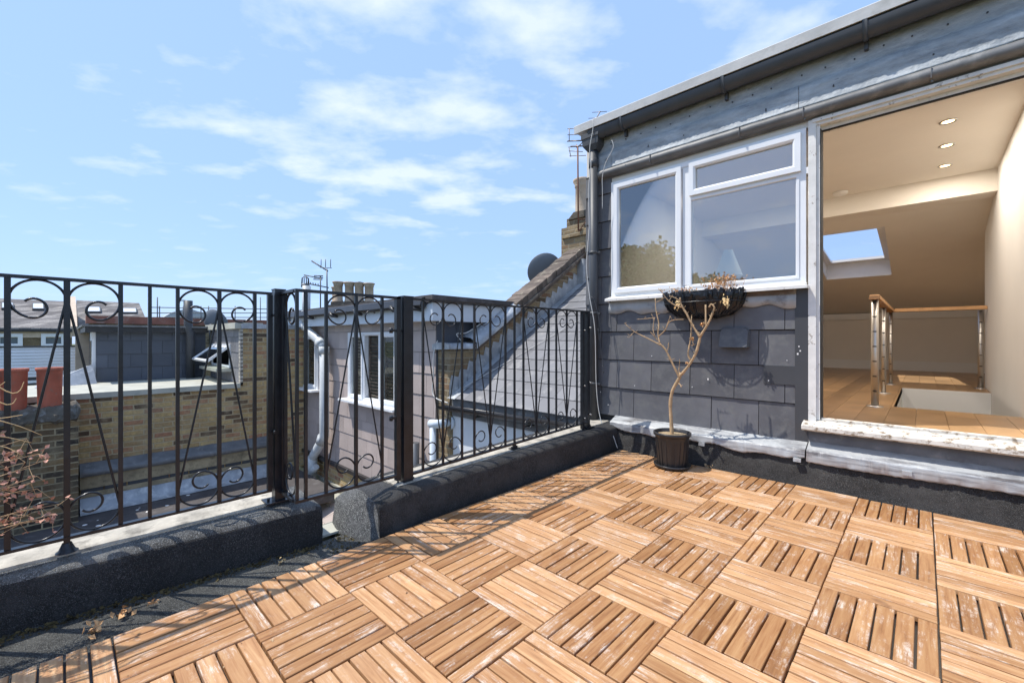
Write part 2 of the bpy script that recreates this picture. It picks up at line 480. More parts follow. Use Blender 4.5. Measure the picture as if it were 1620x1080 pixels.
def thing(name, label, cat, loc=(0, 0, 0), group=None):
    o = bpy.data.objects.new(name, None); S.collection.objects.link(o)
    o.location = loc; o.empty_display_size = .1
    o['label'] = label; o['category'] = cat
    if group: o['group'] = group
    return o
def tag(o, label, cat, group=None, kind=None):
    o['label'] = label; o['category'] = cat
    if group: o['group'] = group
    if kind: o['kind'] = kind
    return o
def struct(o, label=None):
    o['kind'] = 'structure'
    if label: o['label'] = label
    return o

def tiles(mb, axis, c, u0, u1, z0, z1, ex, wd, nrm, holes=(), lap=.008, off=0, gap=.006, jitter=.0):
    """hung tiles on a vertical wall; axis 'y' = plane y=c with u=x, axis 'x' = plane x=c with u=y"""
    k = math.ceil((z1 - z0) / ex); g = .0022
    for r in range(k):
        a, b = z0 + r * ex, min(z0 + (r + 1) * ex, z1)
        st = math.floor((u0 - off) / wd) * wd + off - (wd / 2 if r % 2 else 0)
        u = st
        while u < u1:
            p0, p1 = max(u + g, u0), min(u + wd - g, u1)
            u += wd
            if p1 - p0 < .01: continue
            rects = [(p0, p1, a, b)]
            for (h0, h1, h2, h3) in holes:
                nr = []
                for (x0, x1, y0, y1) in rects:
                    if x1 <= h0 or x0 >= h1 or y1 <= h2 or y0 >= h3: nr.append((x0, x1, y0, y1)); continue
                    if x0 < h0: nr.append((x0, h0, y0, y1))
                    if x1 > h1: nr.append((h1, x1, y0, y1))
                    m0, m1 = max(x0, h0), min(x1, h1)
                    if y0 < h2: nr.append((m0, m1, y0, h2))
                    if y1 > h3: nr.append((m0, m1, h3, y1))
                rects = nr
            j = random.uniform(-jitter, jitter)
            for (x0, x1, y0, y1) in rects:
                if x1 - x0 < .005 or y1 - y0 < .005: continue
                if y0 == a: y0 = a + gap
                def d(z): return (lap * (1 - (z - a) / ex) + .004 + j) * nrm
                t0, t1 = d(y0), d(y1)
                def P(u_, z_, t_): return (u_, c + t_, z_) if axis == 'y' else (c + t_, u_, z_)
                vs = [P(x0, y0, t0), P(x1, y0, t0), P(x1, y1, t1), P(x0, y1, t1), P(x0, y0, 0), P(x1, y0, 0), P(x1, y1, 0), P(x0, y1, 0)]
                mb.add(vs, [(0, 1, 2, 3), (0, 4, 5, 1), (1, 5, 6, 2), (3, 7, 4, 0)])
    return mb

# ================================================================== SETTING
g = MB(); g.quad((-900, -900, -7.5), (900, -900, -7.5), (900, 900, -7.5), (-900, 900, -7.5))
struct(g.build('ground', 'garden'))

# roof terrace floor (mineral felt) under the deck
m = MB(); m.box(-2.02, 1.6, -3.2, 1.53, -.25, -.030)
m.box(-2.20, -2.02, -3.2, -.79, -.25, -.030)
struct(m.build('terrace_floor', 'asphalt_worn'))
m = MB(); m.box(-1.795, 1.5, -3.0, 1.496, -.029, -.019)
struct(m.build('deck_base', 'black_plastic'))

dk = MB(); T = .30
for i in range(-6, 4):
    for j in range(-8, 5):
        alongx = (i + j) % 2 == 0
        x0, y0 = i * T + .0015, j * T + .0015
        tz = random.uniform(-.0012, .0012)
        for k in range(6):
            a = k * .0496 + .0030; b = a + .0436 + random.uniform(-.0012, .0008)
            if k == 0: a -= .002
            if k == 5: b += .001
            z = tz + random.uniform(-.0010, .0010)
            e0 = random.uniform(.0, .0015); e1 = .297 - random.uniform(.0, .0015)
            M = Matrix.Translation((x0 + .15, y0 + .15, z)) @ Matrix.Rotation(random.uniform(-.0035, .0035), 4, 'Z') @ Matrix.Rotation(random.uniform(-.006, .006), 4, 'X' if alongx else 'Y') @ Matrix.Translation((-.15, -.15, 0))
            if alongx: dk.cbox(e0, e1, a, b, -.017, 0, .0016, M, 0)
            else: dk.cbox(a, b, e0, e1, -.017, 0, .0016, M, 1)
struct(dk.build('wooden_deck', ['wood_x', 'wood_y']), 'interlocking square decking tiles laid in a basket weave pattern of orange brown slats')

# ------------------------------------------------------------------ parapets
def loft(mb, secs, mi=0, sm=True, caps=True):
    n = len(secs[0]); k0 = len(mb.v)
    for s_ in secs: mb.v += [Vector(p) for p in s_]
    for i in range(len(secs) - 1):
        for j in range(n - 1):
            a = k0 + i * n + j
            mb.face((a, a + 1, a + 1 + n, a + n), mi, sm)
    if caps:
        mb.face([k0 + j for j in range(n)], mi); mb.face([k0 + (len(secs) - 1) * n + j for j in range(n)][::-1], mi)
def wob(a): return a + random.uniform(-.004, .004)
pl = thing('parapet_wall', 'long low black mineral felt parapet at left below the scrolled railing, with pale concrete top', 'parapet wall', (-2.1, -1.9, -.03))
m = MB(); secs = []
ys = [-3.2] + [-2.9 + .1 * k for k in range(21)] + [-.815, -.79]
for y in ys:
    f = max(0, min(1, (y + 1.75) / .96))
    b = -2.10 + .105 * f
    end = y > -.8
    e = .012 if end else 0
    secs.append([(b - .01, y, -.035), (wob(b - .004), y, .03), (wob(b - .004), y, .105 - e), (b - .008, y, .128 - e), (b - .020, y, .143 - e),
                 (wob(b - .040), y, .149 - e), (-2.135, y, .154 - e), (-2.16, y, .156 - e), (-2.34, y, .150), (-2.34, y, -.6)])
loft(m, secs)
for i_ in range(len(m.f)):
    if len(m.f[i_]) == 4 and min(m.v[j].z for j in m.f[i_]) > .125: m.m[i_] = 1  # upper faces take the lighter felt, sunlight put into the colour
m.build('felt_covering', ['asphalt', 'asphalt_sunlit'], pl)
m = MB()
secs = []
for k in range(24):
    y = -3.2 + 2.32 * k / 23
    e = random.uniform(-.006, .006)
    secs.append([(-2.148 + e, y, .150), (-2.151 + e, y, .164 + random.uniform(-.001, .001)), (-2.21, y, .168 + random.uniform(-.0015, .002)), (-2.29 + random.uniform(-.01, .01), y, .166), (-2.325, y, .150)])
loft(m, secs, sm=False)
m.build('concrete_top', 'concrete', pl)

pr = thing('parapet_wall', 'low black felt parapet from the gap to the dormer corner, under the shorter railing', 'parapet wall', (-1.95, .4, -.03))
m = MB(); secs = []
for k in range(24):
    y = -.60 + 2.22 * k / 23
    f = k / 23
    e = .03 if k == 0 else (.006 if k == 1 else 0)
    tz = .160 + .03 * f
    b = -1.832
    wv = random.uniform(-.003, .003)
    secs.append([(b, y, -.035), (b - .003 + wv, y, .03), (b - .006 + wv, y, tz - .03 - e), (b - .015, y, tz - .010 - e), (b - .034, y, tz - e),
                 (-1.89, y, tz + .004 - e), (-1.95, y, tz + .004 - e), (-2.16, y, tz - e), (-2.16, y, -.6)])
loft(m, secs)
# slumped apron of felt at the gap end
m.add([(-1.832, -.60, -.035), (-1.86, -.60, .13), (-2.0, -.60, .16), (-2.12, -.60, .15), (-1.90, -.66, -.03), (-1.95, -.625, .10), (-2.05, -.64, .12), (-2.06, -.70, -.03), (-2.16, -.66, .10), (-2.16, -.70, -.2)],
      [(0, 1, 5, 4), (1, 2, 6, 5), (2, 3, 8, 6), (4, 5, 6, 7), (7, 6, 8, 9)], 1, True)  # end face takes the lighter felt too, painted as if sunlit
m.build('felt_covering', ['asphalt', 'asphalt_sunlit'], pr)
m = MB(); secs = []
for k in range(20):
    y = -.46 + 2.06 * k / 19; f = k / 19
    tz = .166 + .032 * f; e = random.uniform(-.005, .005); ix = -1.905 - .05 * f
    secs.append([(ix + e, y, tz - .02), (ix - .004 + e, y, tz + .002), (-2.0, y, tz + .004), (-2.10 + random.uniform(-.008, .008), y, tz + .002), (-2.14, y, tz - .02)])
loft(m, secs, sm=False)
m.build('concrete_top', 'concrete', pr)

# lead edge in the gap
m = MB()
m.box(-2.17, -2.05, -.80, -.60, -.028, -.018)
m.box(-2.175, -2.165, -.80, -.60, -.16, -.018)
tag(m.build('lead_drip', 'roof_lead_pale'), 'pale lead drip strip in the gap between the two parapets', 'lead flashing')

# moss, dirt and dead leaves along the felt gutter
m = MB()
for k in range(900):
    y = random.uniform(-2.0, -.62); f = max(0, min(1, (y + 1.75) / .96))
    x = -2.10 + .105 * f + abs(random.gauss(0, .022))
    if -.80 < y: x = random.uniform(-1.99, -1.82)
    m.leaf((x, y, -.029), random.uniform(.006, .02), d=Vector((random.uniform(-1, 1), random.uniform(-1, 1), random.uniform(0, .5))).normalized())
tag(m.build('moss_debris', 'moss'), None or 'dark moss and leaf litter along the foot of the left parapet', 'moss', kind='stuff')
def clump(px, py, n, size, mat, label, name='dead_leaf', cat='dead leaf'):
    c = at(px, py, z=-.022 if px < 700 else .004)
    m_ = MB()
    for k in range(n):
        m_.leaf(c + Vector((random.gauss(0, size * .5), random.gauss(0, size * .5), abs(random.gauss(0, size * .25)))), size)
    return tag(m_.build(name, mat), label, cat)
m = MB()
for k in range(150):
    x = random.uniform(-1.75, .9); y = random.uniform(-1.6, 1.45)
    if random.random() < .5: x = -1.78 + abs(random.gauss(0, .25))
    m.leaf((x, y, .0015), random.uniform(.003, .010), d=Vector((random.uniform(-1, 1), random.uniform(-1, 1), random.uniform(0, .15))).normalized())
tag(m.build('leaf_litter', 'bark'), 'tiny crumbs of leaf and dirt scattered over the decking', 'litter', kind='stuff')
clump(193, 972, 14, .022, 'dry_leaf', 'curled orange brown leaf clump on the felt beside the long parapet')
clump(143, 1000, 12, .024, 'dry_leaf', 'flat brown dead leaf nearest the bottom left corner')
clump(243, 955, 8, .018, 'dry_leaf', 'small brown leaf by the decking edge, midway along the long parapet')
clump(445, 888, 9, .016, 'straw', 'yellow moss tuft on the felt near the parapet gap', 'moss_tuft', 'moss tuft')
clump(595, 848, 14, .016, 'straw', 'yellow grass tuft at the inner corner of the right parapet end', 'grass_tuft', 'grass tuft')
clump(1120, 738, 18, .022, 'bark', 'dried seed heads lying on the decking right of the plant pot', 'seed_heads', 'seed heads')

# ------------------------------------------------------------------ railings
def spiral(w_, zt, R_):
    """list of (s,z): from the centre bar over the top and curling in"""
    pts = []
    c_ = [w_ / 2, zt - R_]; r = R_; a = 180.
    for (da, r2) in ((248, .50), (190, .36), (70, None)):
        n = int(da / 9)
        for i in range(n + 1):
            t = R(a - da * i / n); pts.append((c_[0] + r * math.cos(t), c_[1] + r * math.sin(t)))
        a -= da
        if r2:
            nr = R_ * r2; t = R(a)
            c_ = [c_[0] + (r - nr) * math.cos(t), c_[1] + (r - nr) * math.sin(t)]; r = nr
    return pts
def scroll_pts(yc, yo, zt, zb, flip):
    w_ = abs(yo - yc); sg = 1 if yo > yc else -1
    w2 = w_ - .004; R_ = w2 / 2
    top = spiral(w2, zt, R_)[::-1]           # ends at (0, zt-R)
    bot = [(w2 - s_, zt + zb - z_) for (s_, z_) in spiral(w2, zt, R_)]
    pts = top + bot
    if flip: pts = [(w2 - s_, z_) for (s_, z_) in pts] if False else [(s_, zt + zb - z_) for (s_, z_) in pts]
    return [(yc + sg * (s_ + .002), z_) for (s_, z_) in pts]
def scroll(root, X, yc, yo, zt, zb, flip=False, r=.0039):
    m_ = MB(); m_.tube([(X, y, z) for y, z in scroll_pts(yc, yo, zt, zb, flip)], r, 6)
    return m_.build('scroll', 'black_iron', root)
def vbar(root, X, y, z0, z1, wd, name='baluster'):
    m_ = MB(); m_.box(X - wd / 2, X + wd / 2, y - wd / 2, y + wd / 2, z0, z1)
    return m_.build(name, 'black_iron', root)
def foot(root, X, y, z, s_=.05):
    m_ = MB(); m_.box(X - s_ / 2, X + s_ / 2, y - s_ * .7, y + s_ * .7, z, z + .006)
    for k in (-1, 1): m_.tube([(X, y + k * s_ * .5, z + .004), (X, y + k * s_ * .5, z + .018)], .006, 6)
    return m_.build('foot_plate', 'black_iron', root)

XL = -2.15; ZT, ZB = 1.092, .222
rl = thing('metal_railing', 'long black wrought iron railing at left with wide scrolled panels, on the long parapet', 'railing', (XL, -1.6, .165))
MB().box(XL - .013, XL + .013, -3.3, -.955, ZT, ZT + .010).build('top_rail', 'black_iron', rl)
MB().box(XL - .012, XL + .012, -3.3, -.955, ZB - .010, ZB).build('bottom_rail', 'black_iron', rl)
for y, wd in ((-1.725, .0145), (-1.457, .013), (-1.375, .011), (-1.291, .012), (-1.153, .014), (-1.022, .013), (-1.86, .014), (-1.94, .014), (-2.02, .016), (-2.29, .016), (-2.16, .02)):
    vbar(rl, XL, y, ZB + .001, ZT - .001, wd)
vbar(rl, XL, -1.593, .172, ZT - .001, .0165, 'post'); MB().lathe((XL, -1.593, .170), [(.030, 0), (.022, .006), (.012, .03)], 10).build('foot_flare', 'black_iron', rl)
vbar(rl, XL, -.962, ZB + .001, ZT - .001, .020, 'end_bar')
for c, o in ((-1.593, -1.725), (-1.593, -1.457), (-1.153, -1.291), (-1.153, -1.022), (-2.16, -2.02), (-2.16, -2.29)):
    scroll(rl, XL, c, o, ZT - .002, ZB + .004)
# square post and gate
p1 = thing('gate_post', 'square black iron post at the hinge end of the gate, on the left parapet end', 'post', (XL, -.925, .165))
m = MB(); m.box(XL - .022, XL + .022, -.947, -.903, .168, 1.115); m.box(XL - .024, XL + .024, -.949, -.901, 1.115, 1.119); m.build('post_body', 'black_iron', p1)
foot(p1, XL, -.925, .166, .085)
m = MB()
for z in (.48, 1.0): m.tube([(XL + .022, -.95, z), (XL + .04, -.95, z)], .008, 6)
m.each('bolt', 'black_iron', p1)
p2 = thing('gate_post', 'broad black iron post at the latch side of the gate, on the right parapet', 'post', (-1.95, -.39, .155))
m = MB(); m.box(-1.975, -1.925, -.415, -.360, .163, 1.108); m.box(-1.977, -1.923, -.417, -.358, 1.108, 1.112); m.build('post_body', 'black_iron', p2)
foot(p2, -1.95, -.388, .160, .09)
gt = thing('metal_gate', 'narrow black iron gate with a short side return, spanning the gap between parapets', 'gate', (-1.95, -.66, .2))
XG = -1.95; gb = .214
m = MB(); m.box(XG - .012, XG + .012, -.928, -.425, ZT + .002, ZT + .014); m.bar((XL + .022, -.915, ZT + .008), (XG - .012, -.918, ZT + .008), .024, .012)
m.build('top_rail', 'black_iron', gt)
m = MB(); m.box(XG - .013, XG + .013, -.928, -.425, gb - .012, gb); m.bar((XL + .022, -.915, gb - .006), (XG - .013, -.918, gb - .006), .026, .012)
m.build('bottom_rail', 'black_iron', gt)
for y in (-.918, -.882, -.795, -.522): vbar(gt, XG, y, gb + .001, ZT + .001, .0125)
vbar(gt, XG, -.656, gb + .001, ZT + .001, .014)
vbar(gt, XG, -.436, gb - .03, ZT + .014, .024, 'stile')
vbar(gt, XL + .055, -.915, gb + .001, ZT + .001, .014)
scroll(gt, XG, -.656, -.795, ZT, gb + .004); scroll(gt, XG, -.656, -.522, ZT, gb + .004)
m = MB(); m.tube([(XL + .06 + (s_ - .0) * .9, -.915, z_) for s_, z_ in [((p[0] + .656) * -1, p[1]) for p in scroll_pts(-.656, -.795, ZT, gb + .004, False)]], .0046, 6)
m.build('scroll', 'black_iron', gt)
m = MB()
for z in (.50, .935): m.bar((XG, -.47, z), (XG, -.41, z), .018, .012); m.tube([(XG + .004, -.475, z - .012), (XG + .004, -.475, z + .012)], .009, 8)
m.each('latch', 'black_iron', gt)
# right railing (slopes up a little)
XR = -1.95
rr = thing('metal_railing', 'short black wrought iron railing with four narrow scrolled panels running to the dormer corner', 'railing', (XR, .45, .18))
def zbr(y): return .203 + (y + .36) * .026
def ztr(y): return 1.096 + (y + .36) * .004
MB().bar((XR, -.355, ztr(-.355) + .004), (XR, 1.245, ztr(1.245) + .004), .026, .011).build('top_rail', 'black_iron', rr)
MB().bar((XR, -.355, zbr(-.355) - .006), (XR, 1.245, zbr(1.245) - .006), .024, .011).build('bottom_rail', 'black_iron', rr)
for y in (-.284, -.152, -.017, .077, .206, .338, .422, .508, .639, .774, .861, .987, 1.117):
    vbar(rr, XR, y, zbr(y), ztr(y) - .001, .011)
for c, a, b in ((-.152, -.284, -.017), (.206, .077, .338), (.639, .508, .774), (.987, .861, 1.117)):
    for o in (a, b): scroll(rr, XR, c, o, ztr(c) - .002, zbr(c) + .002, True, .0036)
for y in (.38,): vbar(rr, XR, y + .04, .184, zbr(y) - .012, .018, 'post'); foot(rr, XR, y + .04, .182, .045)
vbar(rr, XR, 1.19, .19, 1.10, .024, 'end_bar')
vbar(rr, XR - .005, 1.262, .192, 1.112, .034, 'post'); foot(rr, XR, 1.26, .194, .07)
m = MB()
for z in (.55, .98, .30): m.tube([(XR + .014, 1.262, z), (XR + .035, 1.262, z)], .007, 6); m.tube([(XR + .014, 1.19, z - .02), (XR + .03, 1.19, z - .02)], .005, 6)
m.each('bolt', 'steel', rr)
# ------------------------------------------------------------------ our dormer
YW = 1.62
dm = thing('dormer', 'grey tiled roof dormer with white window and open doorway beside the wooden deck', 'dormer', (-.8, YW, .1))
XD = -2.20
HT = at(1164, 533, y=YW)
m = MB(); tiles(m, 'y', YW, -1.995, -.575, .243, 1.125, .2355, .303, -1, off=-1.739, lap=.012, jitter=.0028)
m.build('tile_cladding', 'grey_tile', dm)
m = MB(); tiles(m, 'y', YW, XD, -1.948, .243, 2.30, .2355, .303, -1, off=-1.739, lap=.012, jitter=.0012)
tiles(m, 'x', XD, YW, 3.4, .243, 2.30, .2355, .303, -1, off=YW)
m.build('tile_cladding', 'grey_tile', dm)
m = MB(); m.box(-.622, -.553, YW - .018, YW - .001, .235, 1.215); m.box(-.80, -.575, YW - .017, YW - .012, .60, .72)
m.build('edge_strip', 'grey_trim', dm)
# nail heads / pale flecks on tiles
m = MB()
for (px, py) in ((1031, 563), (1004, 610), (1095, 612), (1245, 570), (1216, 602), (962, 640), (1220, 700), (950, 620), (1120, 600), (1262, 560), (1264, 548), (1266, 555), (1142, 545), (1152, 548), (1176, 546), (1181, 545)):
    p = at(px, py, y=YW - .018); s_ = random.uniform(.002, .0045)
    m.box(p.x - s_, p.x + s_, YW - .0185, YW - .0170, p.z - s_, p.z + s_ * random.uniform(1, 2.2))
m.each('nail_head', 'white_flake', dm)
m = MB(); m.box(XD - .001, -.53, YW - .002, YW + .0005, .20, 1.20); m.box(XD - .001, -1.947, YW - .002, YW + .0005, 1.20, 2.32); m.box(XD - .002, XD + .001, YW, 3.4, .2, 2.32); m.build('membrane', 'dark_inside', dm)
# wall cores
m = MB()
m.box(XD + .002, -.53, YW + .001, YW + .10, -.3, 1.20)
m.box(XD + .002, -1.945, YW + .001, YW + .10, 1.20, 2.75)
m.box(-1.945, -.53, YW + .001, YW + .10, 2.215, 2.75)
m.box(-.53, 1.6, YW + .001, YW + .10, 2.235, 2.75)
m.box(-.53, 1.6, YW + .001, YW + .10, -.3, .325)
m.box(XD + .002, XD + .1, YW + .1, 8.1, -.3, 2.75)
m.build('wall', 'plaster', dm); m = MB(); m.box(.44, .56, YW + .1, 5.2, -2.5, 2.75); m.build('wall', 'plaster_white', dm); m = MB()
m.box(.69, .8, 5.2, 8.3, -.3, 2.75); m.box(.56, .69, 5.2, 5.3, -.3, 2.75)
m.build('wall', 'plaster', dm)
# vent hood
m = MB()
x0, x1, z0, z1 = -1.068, -.882, .838, .972
c = .026
poly = [(x0, z0), (x1, z0), (x1, z1 - c), (x1 - .012, z1 - .008), (x1 - c - .01, z1), (x0 + c + .01, z1), (x0 + .012, z1 - .008), (x0, z1 - c)]
k0 = len(m.v)
for q in poly: m.v.append(Vector((q[0], YW - .012, q[1])))
for q in poly:
    f = (z1 - q[1]) / (z1 - z0); m.v.append(Vector((q[0] + (.004 if q[0] < -.97 else -.004), YW - .028 - .045 * f, q[1] - .002)))
n_ = len(poly)
for i in range(n_):
    if i == 0: continue
    m.face((k0 + i, k0 + (i + 1) % n_, k0 + n_ + (i + 1) % n_, k0 + n_ + i))
m.face([k0 + n_ + i for i in range(n_)])
m.build('vent_hood', 'grey_tile', dm)
# lead apron under the window
def sheet(name, mat, parent, x0, x1, prof, n=60, wavef=None, thick=None, seed=1):
    rr_ = random.Random(seed); mb = MB(); secs = []
    for k in range(n + 1):
        x = x0 + (x1 - x0) * k / n
        secs.append([(x, p[0] + (rr_.uniform(-1, 1) * (p[2] if len(p) > 2 else 0)), p[1] + ((wavef(x) if wavef else 0) * (p[3] if len(p) > 3 else 0)) + rr_.uniform(-1, 1) * (p[2] if len(p) > 2 else 0)) for p in prof])
    loft(mb, secs, sm=True, caps=False)
    return mb.build(name, mat, parent)
sheet('lead_apron', 'lead_light', dm, -1.965, -.615, [(YW - .006, 1.222), (YW - .016, 1.20, .002), (YW - .024, 1.15, .003), (YW - .022, 1.105, .003, 1), (YW - .010, 1.103, .002, 1)], wavef=lambda x: .012 * math.sin(x * 13) + .01 * math.sin(x * 31))
m = MB(); m.box(-1.15, -.615, YW - .030, YW - .012, 1.178, 1.216); m.build('sill_batten', 'cope_tile', dm)
# lead flashing at the foot
wv = lambda x: .010 * math.sin(x * 9) + .007 * math.sin(x * 23 + 1)
sheet('lead_flashing', 'lead_weathered', dm, -1.90, -.555, [(YW - .006, .256), (YW - .022, .250, .001), (YW - .085, .222, .002), (YW - .104, .214, .002), (YW - .109, .209, .002), (YW - .110, .203, .002), (YW - .113, .168, .003, 1), (YW - .112, .160, .003, 1), (YW - .104, .158, .003, 1)], wavef=wv, n=90)
sheet('lead_flashing', 'lead_weathered', dm, -.548, 1.55, [(YW - .006, .262), (YW - .022, .256, .001), (YW - .085, .228, .002), (YW - .104, .219, .002), (YW - .109, .213, .002), (YW - .110, .207, .002), (YW - .115, .160, .003, 1), (YW - .112, .155, .003, 1), (YW - .104, .152, .003, 1)], n=130, wavef=lambda x: .006 * math.sin(x * 5))
sheet('lead_flashing', 'lead_dark', dm, -.560, 1.55, [(YW - .004, .335), (YW - .012, .33, .001), (YW - .016, .27, .002), (YW - .018, .25, .002)], n=50)
m = MB()
for (px, py) in ((1261, 727), (1435, 748), (1110, 702)):
    p = at(px, py, y=YW - .118); m.box(p.x - .02, p.x + .02, p.y - .006, p.y + .008, p.z - .012, p.z + .010)
m.each('lead_clip', 'lead_light', dm)
# felt upstand
m = MB(); secs = []
for k in range(60):
    x = -1.84 + 3.4 * k / 59
    w0 = random.uniform(-.003, .003)
    secs.append([(x, 1.500, -.035), (x, 1.508 + w0, .0), (x, 1.519 + w0, .06), (x, 1.523 + w0, .17), (x, 1.60, .20)])
loft(m, secs, caps=False); m.build('felt_upstand', 'asphalt', dm)

# window
def frame(mb, x0, x1, z0, z1, t, y0, y1, bev=True):
    """picture frame in an x-z plane: y0 front, y1 back"""
    O = [(x0, z0), (x1, z0), (x1, z1), (x0, z1)]
    I = [(x0 + t, z0 + t), (x1 - t, z0 + t), (x1 - t, z1 - t), (x0 + t, z1 - t)]
    M_ = [(x0 + t * .72, z0 + t * .72), (x1 - t * .72, z0 + t * .72), (x1 - t * .72, z1 - t * .72), (x0 + t * .72, z1 - t * .72)]
    k = len(mb.v)
    for ring, y in ((O, y1), (O, y0), (M_, y0), (I, y0 + .010), (I, y1)):
        mb.v += [Vector((q[0], y, q[1])) for q in ring]
    for r_ in range(4):
        for i in range(4):
            a = k + r_ * 4 + i; b = k + r_ * 4 + (i + 1) % 4
            mb.face((a, b, b + 4, a + 4))
    for i in range(4): mb.face((k + i, k + (i + 1) % 4, k + 16 + (i + 1) % 4, k + 16 + i))
wnd = MB()
wx0, wx1, wz0, wz1 = -1.945, -.565, 1.245, 2.212
FR = YW - .012
m = MB()
frame(m, wx0, wx1, wz0, wz1, .048, FR, YW + .06)
m.box(-1.338, -1.292, FR + .001, YW + .058, wz0 + .047, wz1 - .047)
m.box(-1.292, wx1 + .047, FR + .001, YW + .058, 1.925, 1.965)
win = m.build('window', 'upvc', dm)
m = MB(); frame(m, -1.912, -1.345, wz0 + .030, wz1 - .030, .044, FR - .020, FR + .03); m.build('casement', 'upvc', win)
m = MB(); frame(m, -1.285, -.590, 1.945, wz1 - .026, .044, FR - .022, FR + .03); m.build('casement', 'upvc', win)
m = MB(); frame(m, -1.290, -.600, wz0 + .030, 1.930, .020, FR - .005, FR + .03); m.build('glazing_bead', 'upvc', win)
for (a, b, c, d) in ((-1.88, -1.38, wz0 + .065, wz1 - .065), (-1.25, -.625, 1.98, wz1 - .062), (-1.28, -.61, wz0 + .042, 1.918)):
    m = MB(); m.box(a - .012, b + .012, FR + .006, FR + .011, c - .012, d + .012); m.build('pane', 'glass_window', win)
m = MB(); m.cbox(-1.965, -.548, YW - .082, YW + .004, 1.205, 1.228, .004); m.prism([(YW - .078, 1.229), (YW + .004, 1.229), (YW + .004, 1.248), (YW - .01, 1.247)], 'x', -1.955, -.56)
m.build('sill', 'white_wood', win)

# door frame
m = MB()
m.box(-.552, -.512, YW - .020, YW + .09, .345, 2.245)
m.box(-.5115, -.494, YW - .008, YW + .09, .395, 2.205)
m.box(-.53, 1.6, YW - .012, YW + .09, 2.207, 2.246)
m.box(-.53, 1.6, YW - .026, YW - .013, 2.226, 2.246)
m.box(-.494, 1.6, YW + .03, YW + .09, 2.185, 2.2065)
df = m.build('door_frame', 'white_wood', dm)
m = MB(); m.box(-.493, -.489, YW - .002, YW + .08, .40, 2.185); m.box(-.489, 1.6, YW + .03, YW + .05, 2.178, 2.184); m.build('seal', 'dark_inside', df)
m = MB()
m.prism([(YW - .100, .345), (YW - .098, .366), (YW - .07, .378), (YW + .0, .392), (YW + .0, .330), (YW - .08, .334)], 'x', -.575, 1.6)
m.prism([(YW + .0005, .392), (YW + .0005, .405), (YW + .03, .408), (YW + .075, .400), (YW + .075, .33), (YW + .0005, .33)], 'x', -.512, 1.6)
m.build('threshold', 'peeling_paint', df)
m = MB(); m.box(-.5, 1.6, YW + .076, YW + .082, .36, .3995); m.build('threshold_track', 'steel', df)
m = MB(); m.box(.40, .439, YW - .020, YW + .09, .408, 2.184); m.build('jamb', 'white_wood', df)
m = MB(); tiles(m, 'y', YW - .0, .445, 1.6, .41, 2.205, .2355, .303, -1, off=.445, lap=.012, jitter=.002); m.build('tile_cladding', 'grey_tile', dm)
m = MB(); m.box(.44, 1.6, YW + .001, YW + .10, .3255, 2.2345); m.box(1.59, 1.6, YW + .1, 4.3, -.3, 2.7); m.build('wall', 'dark_inside', dm)
# black door guides under the head
m = MB()
for x in (-.26, .02, .30): m.lathe((x, YW + .10, 2.206), [(0, -.010), (.022, -.009), (.024, 0)], 16)
m.each('door_guide', 'dark_inside', df)

# fascia bands, roll, soffit, gutter, roof edge
m = MB(); rr_ = random.Random(3)
def board(mb, z0, z1, y, x0, x1, n=120, lip=.0, amp=.0025):
    secs = []
    for k in range(n + 1):
        x = x0 + (x1 - x0) * k / n; a = lambda s_=1: rr_.uniform(-amp, amp) * s_
        secs.append([(x, y + .02, z0 + a()), (x, y - .004 - lip, z0 + a()), (x, y - lip * .8, z0 + .012), (x, y + a(), z0 + (z1 - z0) * .35), (x, y + a(), z0 + (z1 - z0) * .7), (x, y + a(.5), z1), (x, y + .02, z1)])
    loft(mb, secs, caps=False)
board(m, 2.470, 2.625, YW - .024, -2.15, 1.6)
m.build('lead_fascia', 'lead_patina', dm)
m = MB(); board(m, 2.330, 2.476, YW - .034, -2.11, -1.93, n=8); board(m, 2.330, 2.476, YW - .036, -1.926, .0 - .60, lip=.008); board(m, 2.330, 2.476, YW - .036, -.597, 1.6, lip=.006)
m.build('lead_fascia', 'lead_patina', dm)
m = MB()
secs = []
for k in range(90):
    x = -2.12 + 3.72 * k / 89; a = rr_.uniform(-.0015, .0015)
    secs.append([(x, YW - .036 - .034 * math.sin(t) + a, 2.295 + .034 * math.cos(t)) for t in [math.pi * i / 8 for i in range(9)]] + [(x, YW - .01, 2.262), (x, YW - .01, 2.25)])
loft(m, secs, caps=False); m.build('lead_roll', 'lead_dark', dm)
m = MB()
for (px, py, y_) in ((1029, 275, 0), (1170, 0, 0), (1271, 190, 0), (1473, 129, 0)):
    p = at(px, py if py else 240, y=YW - .06); m.box(p.x - .0015, p.x + .0015, YW - .074, YW - .03, 2.262, 2.325)
    m.tube([(p.x + .004, YW - .03, 2.258), (p.x + .004, YW - .045, 2.258)], .006, 8)
m.each('lead_clip', 'lead_dark', dm)
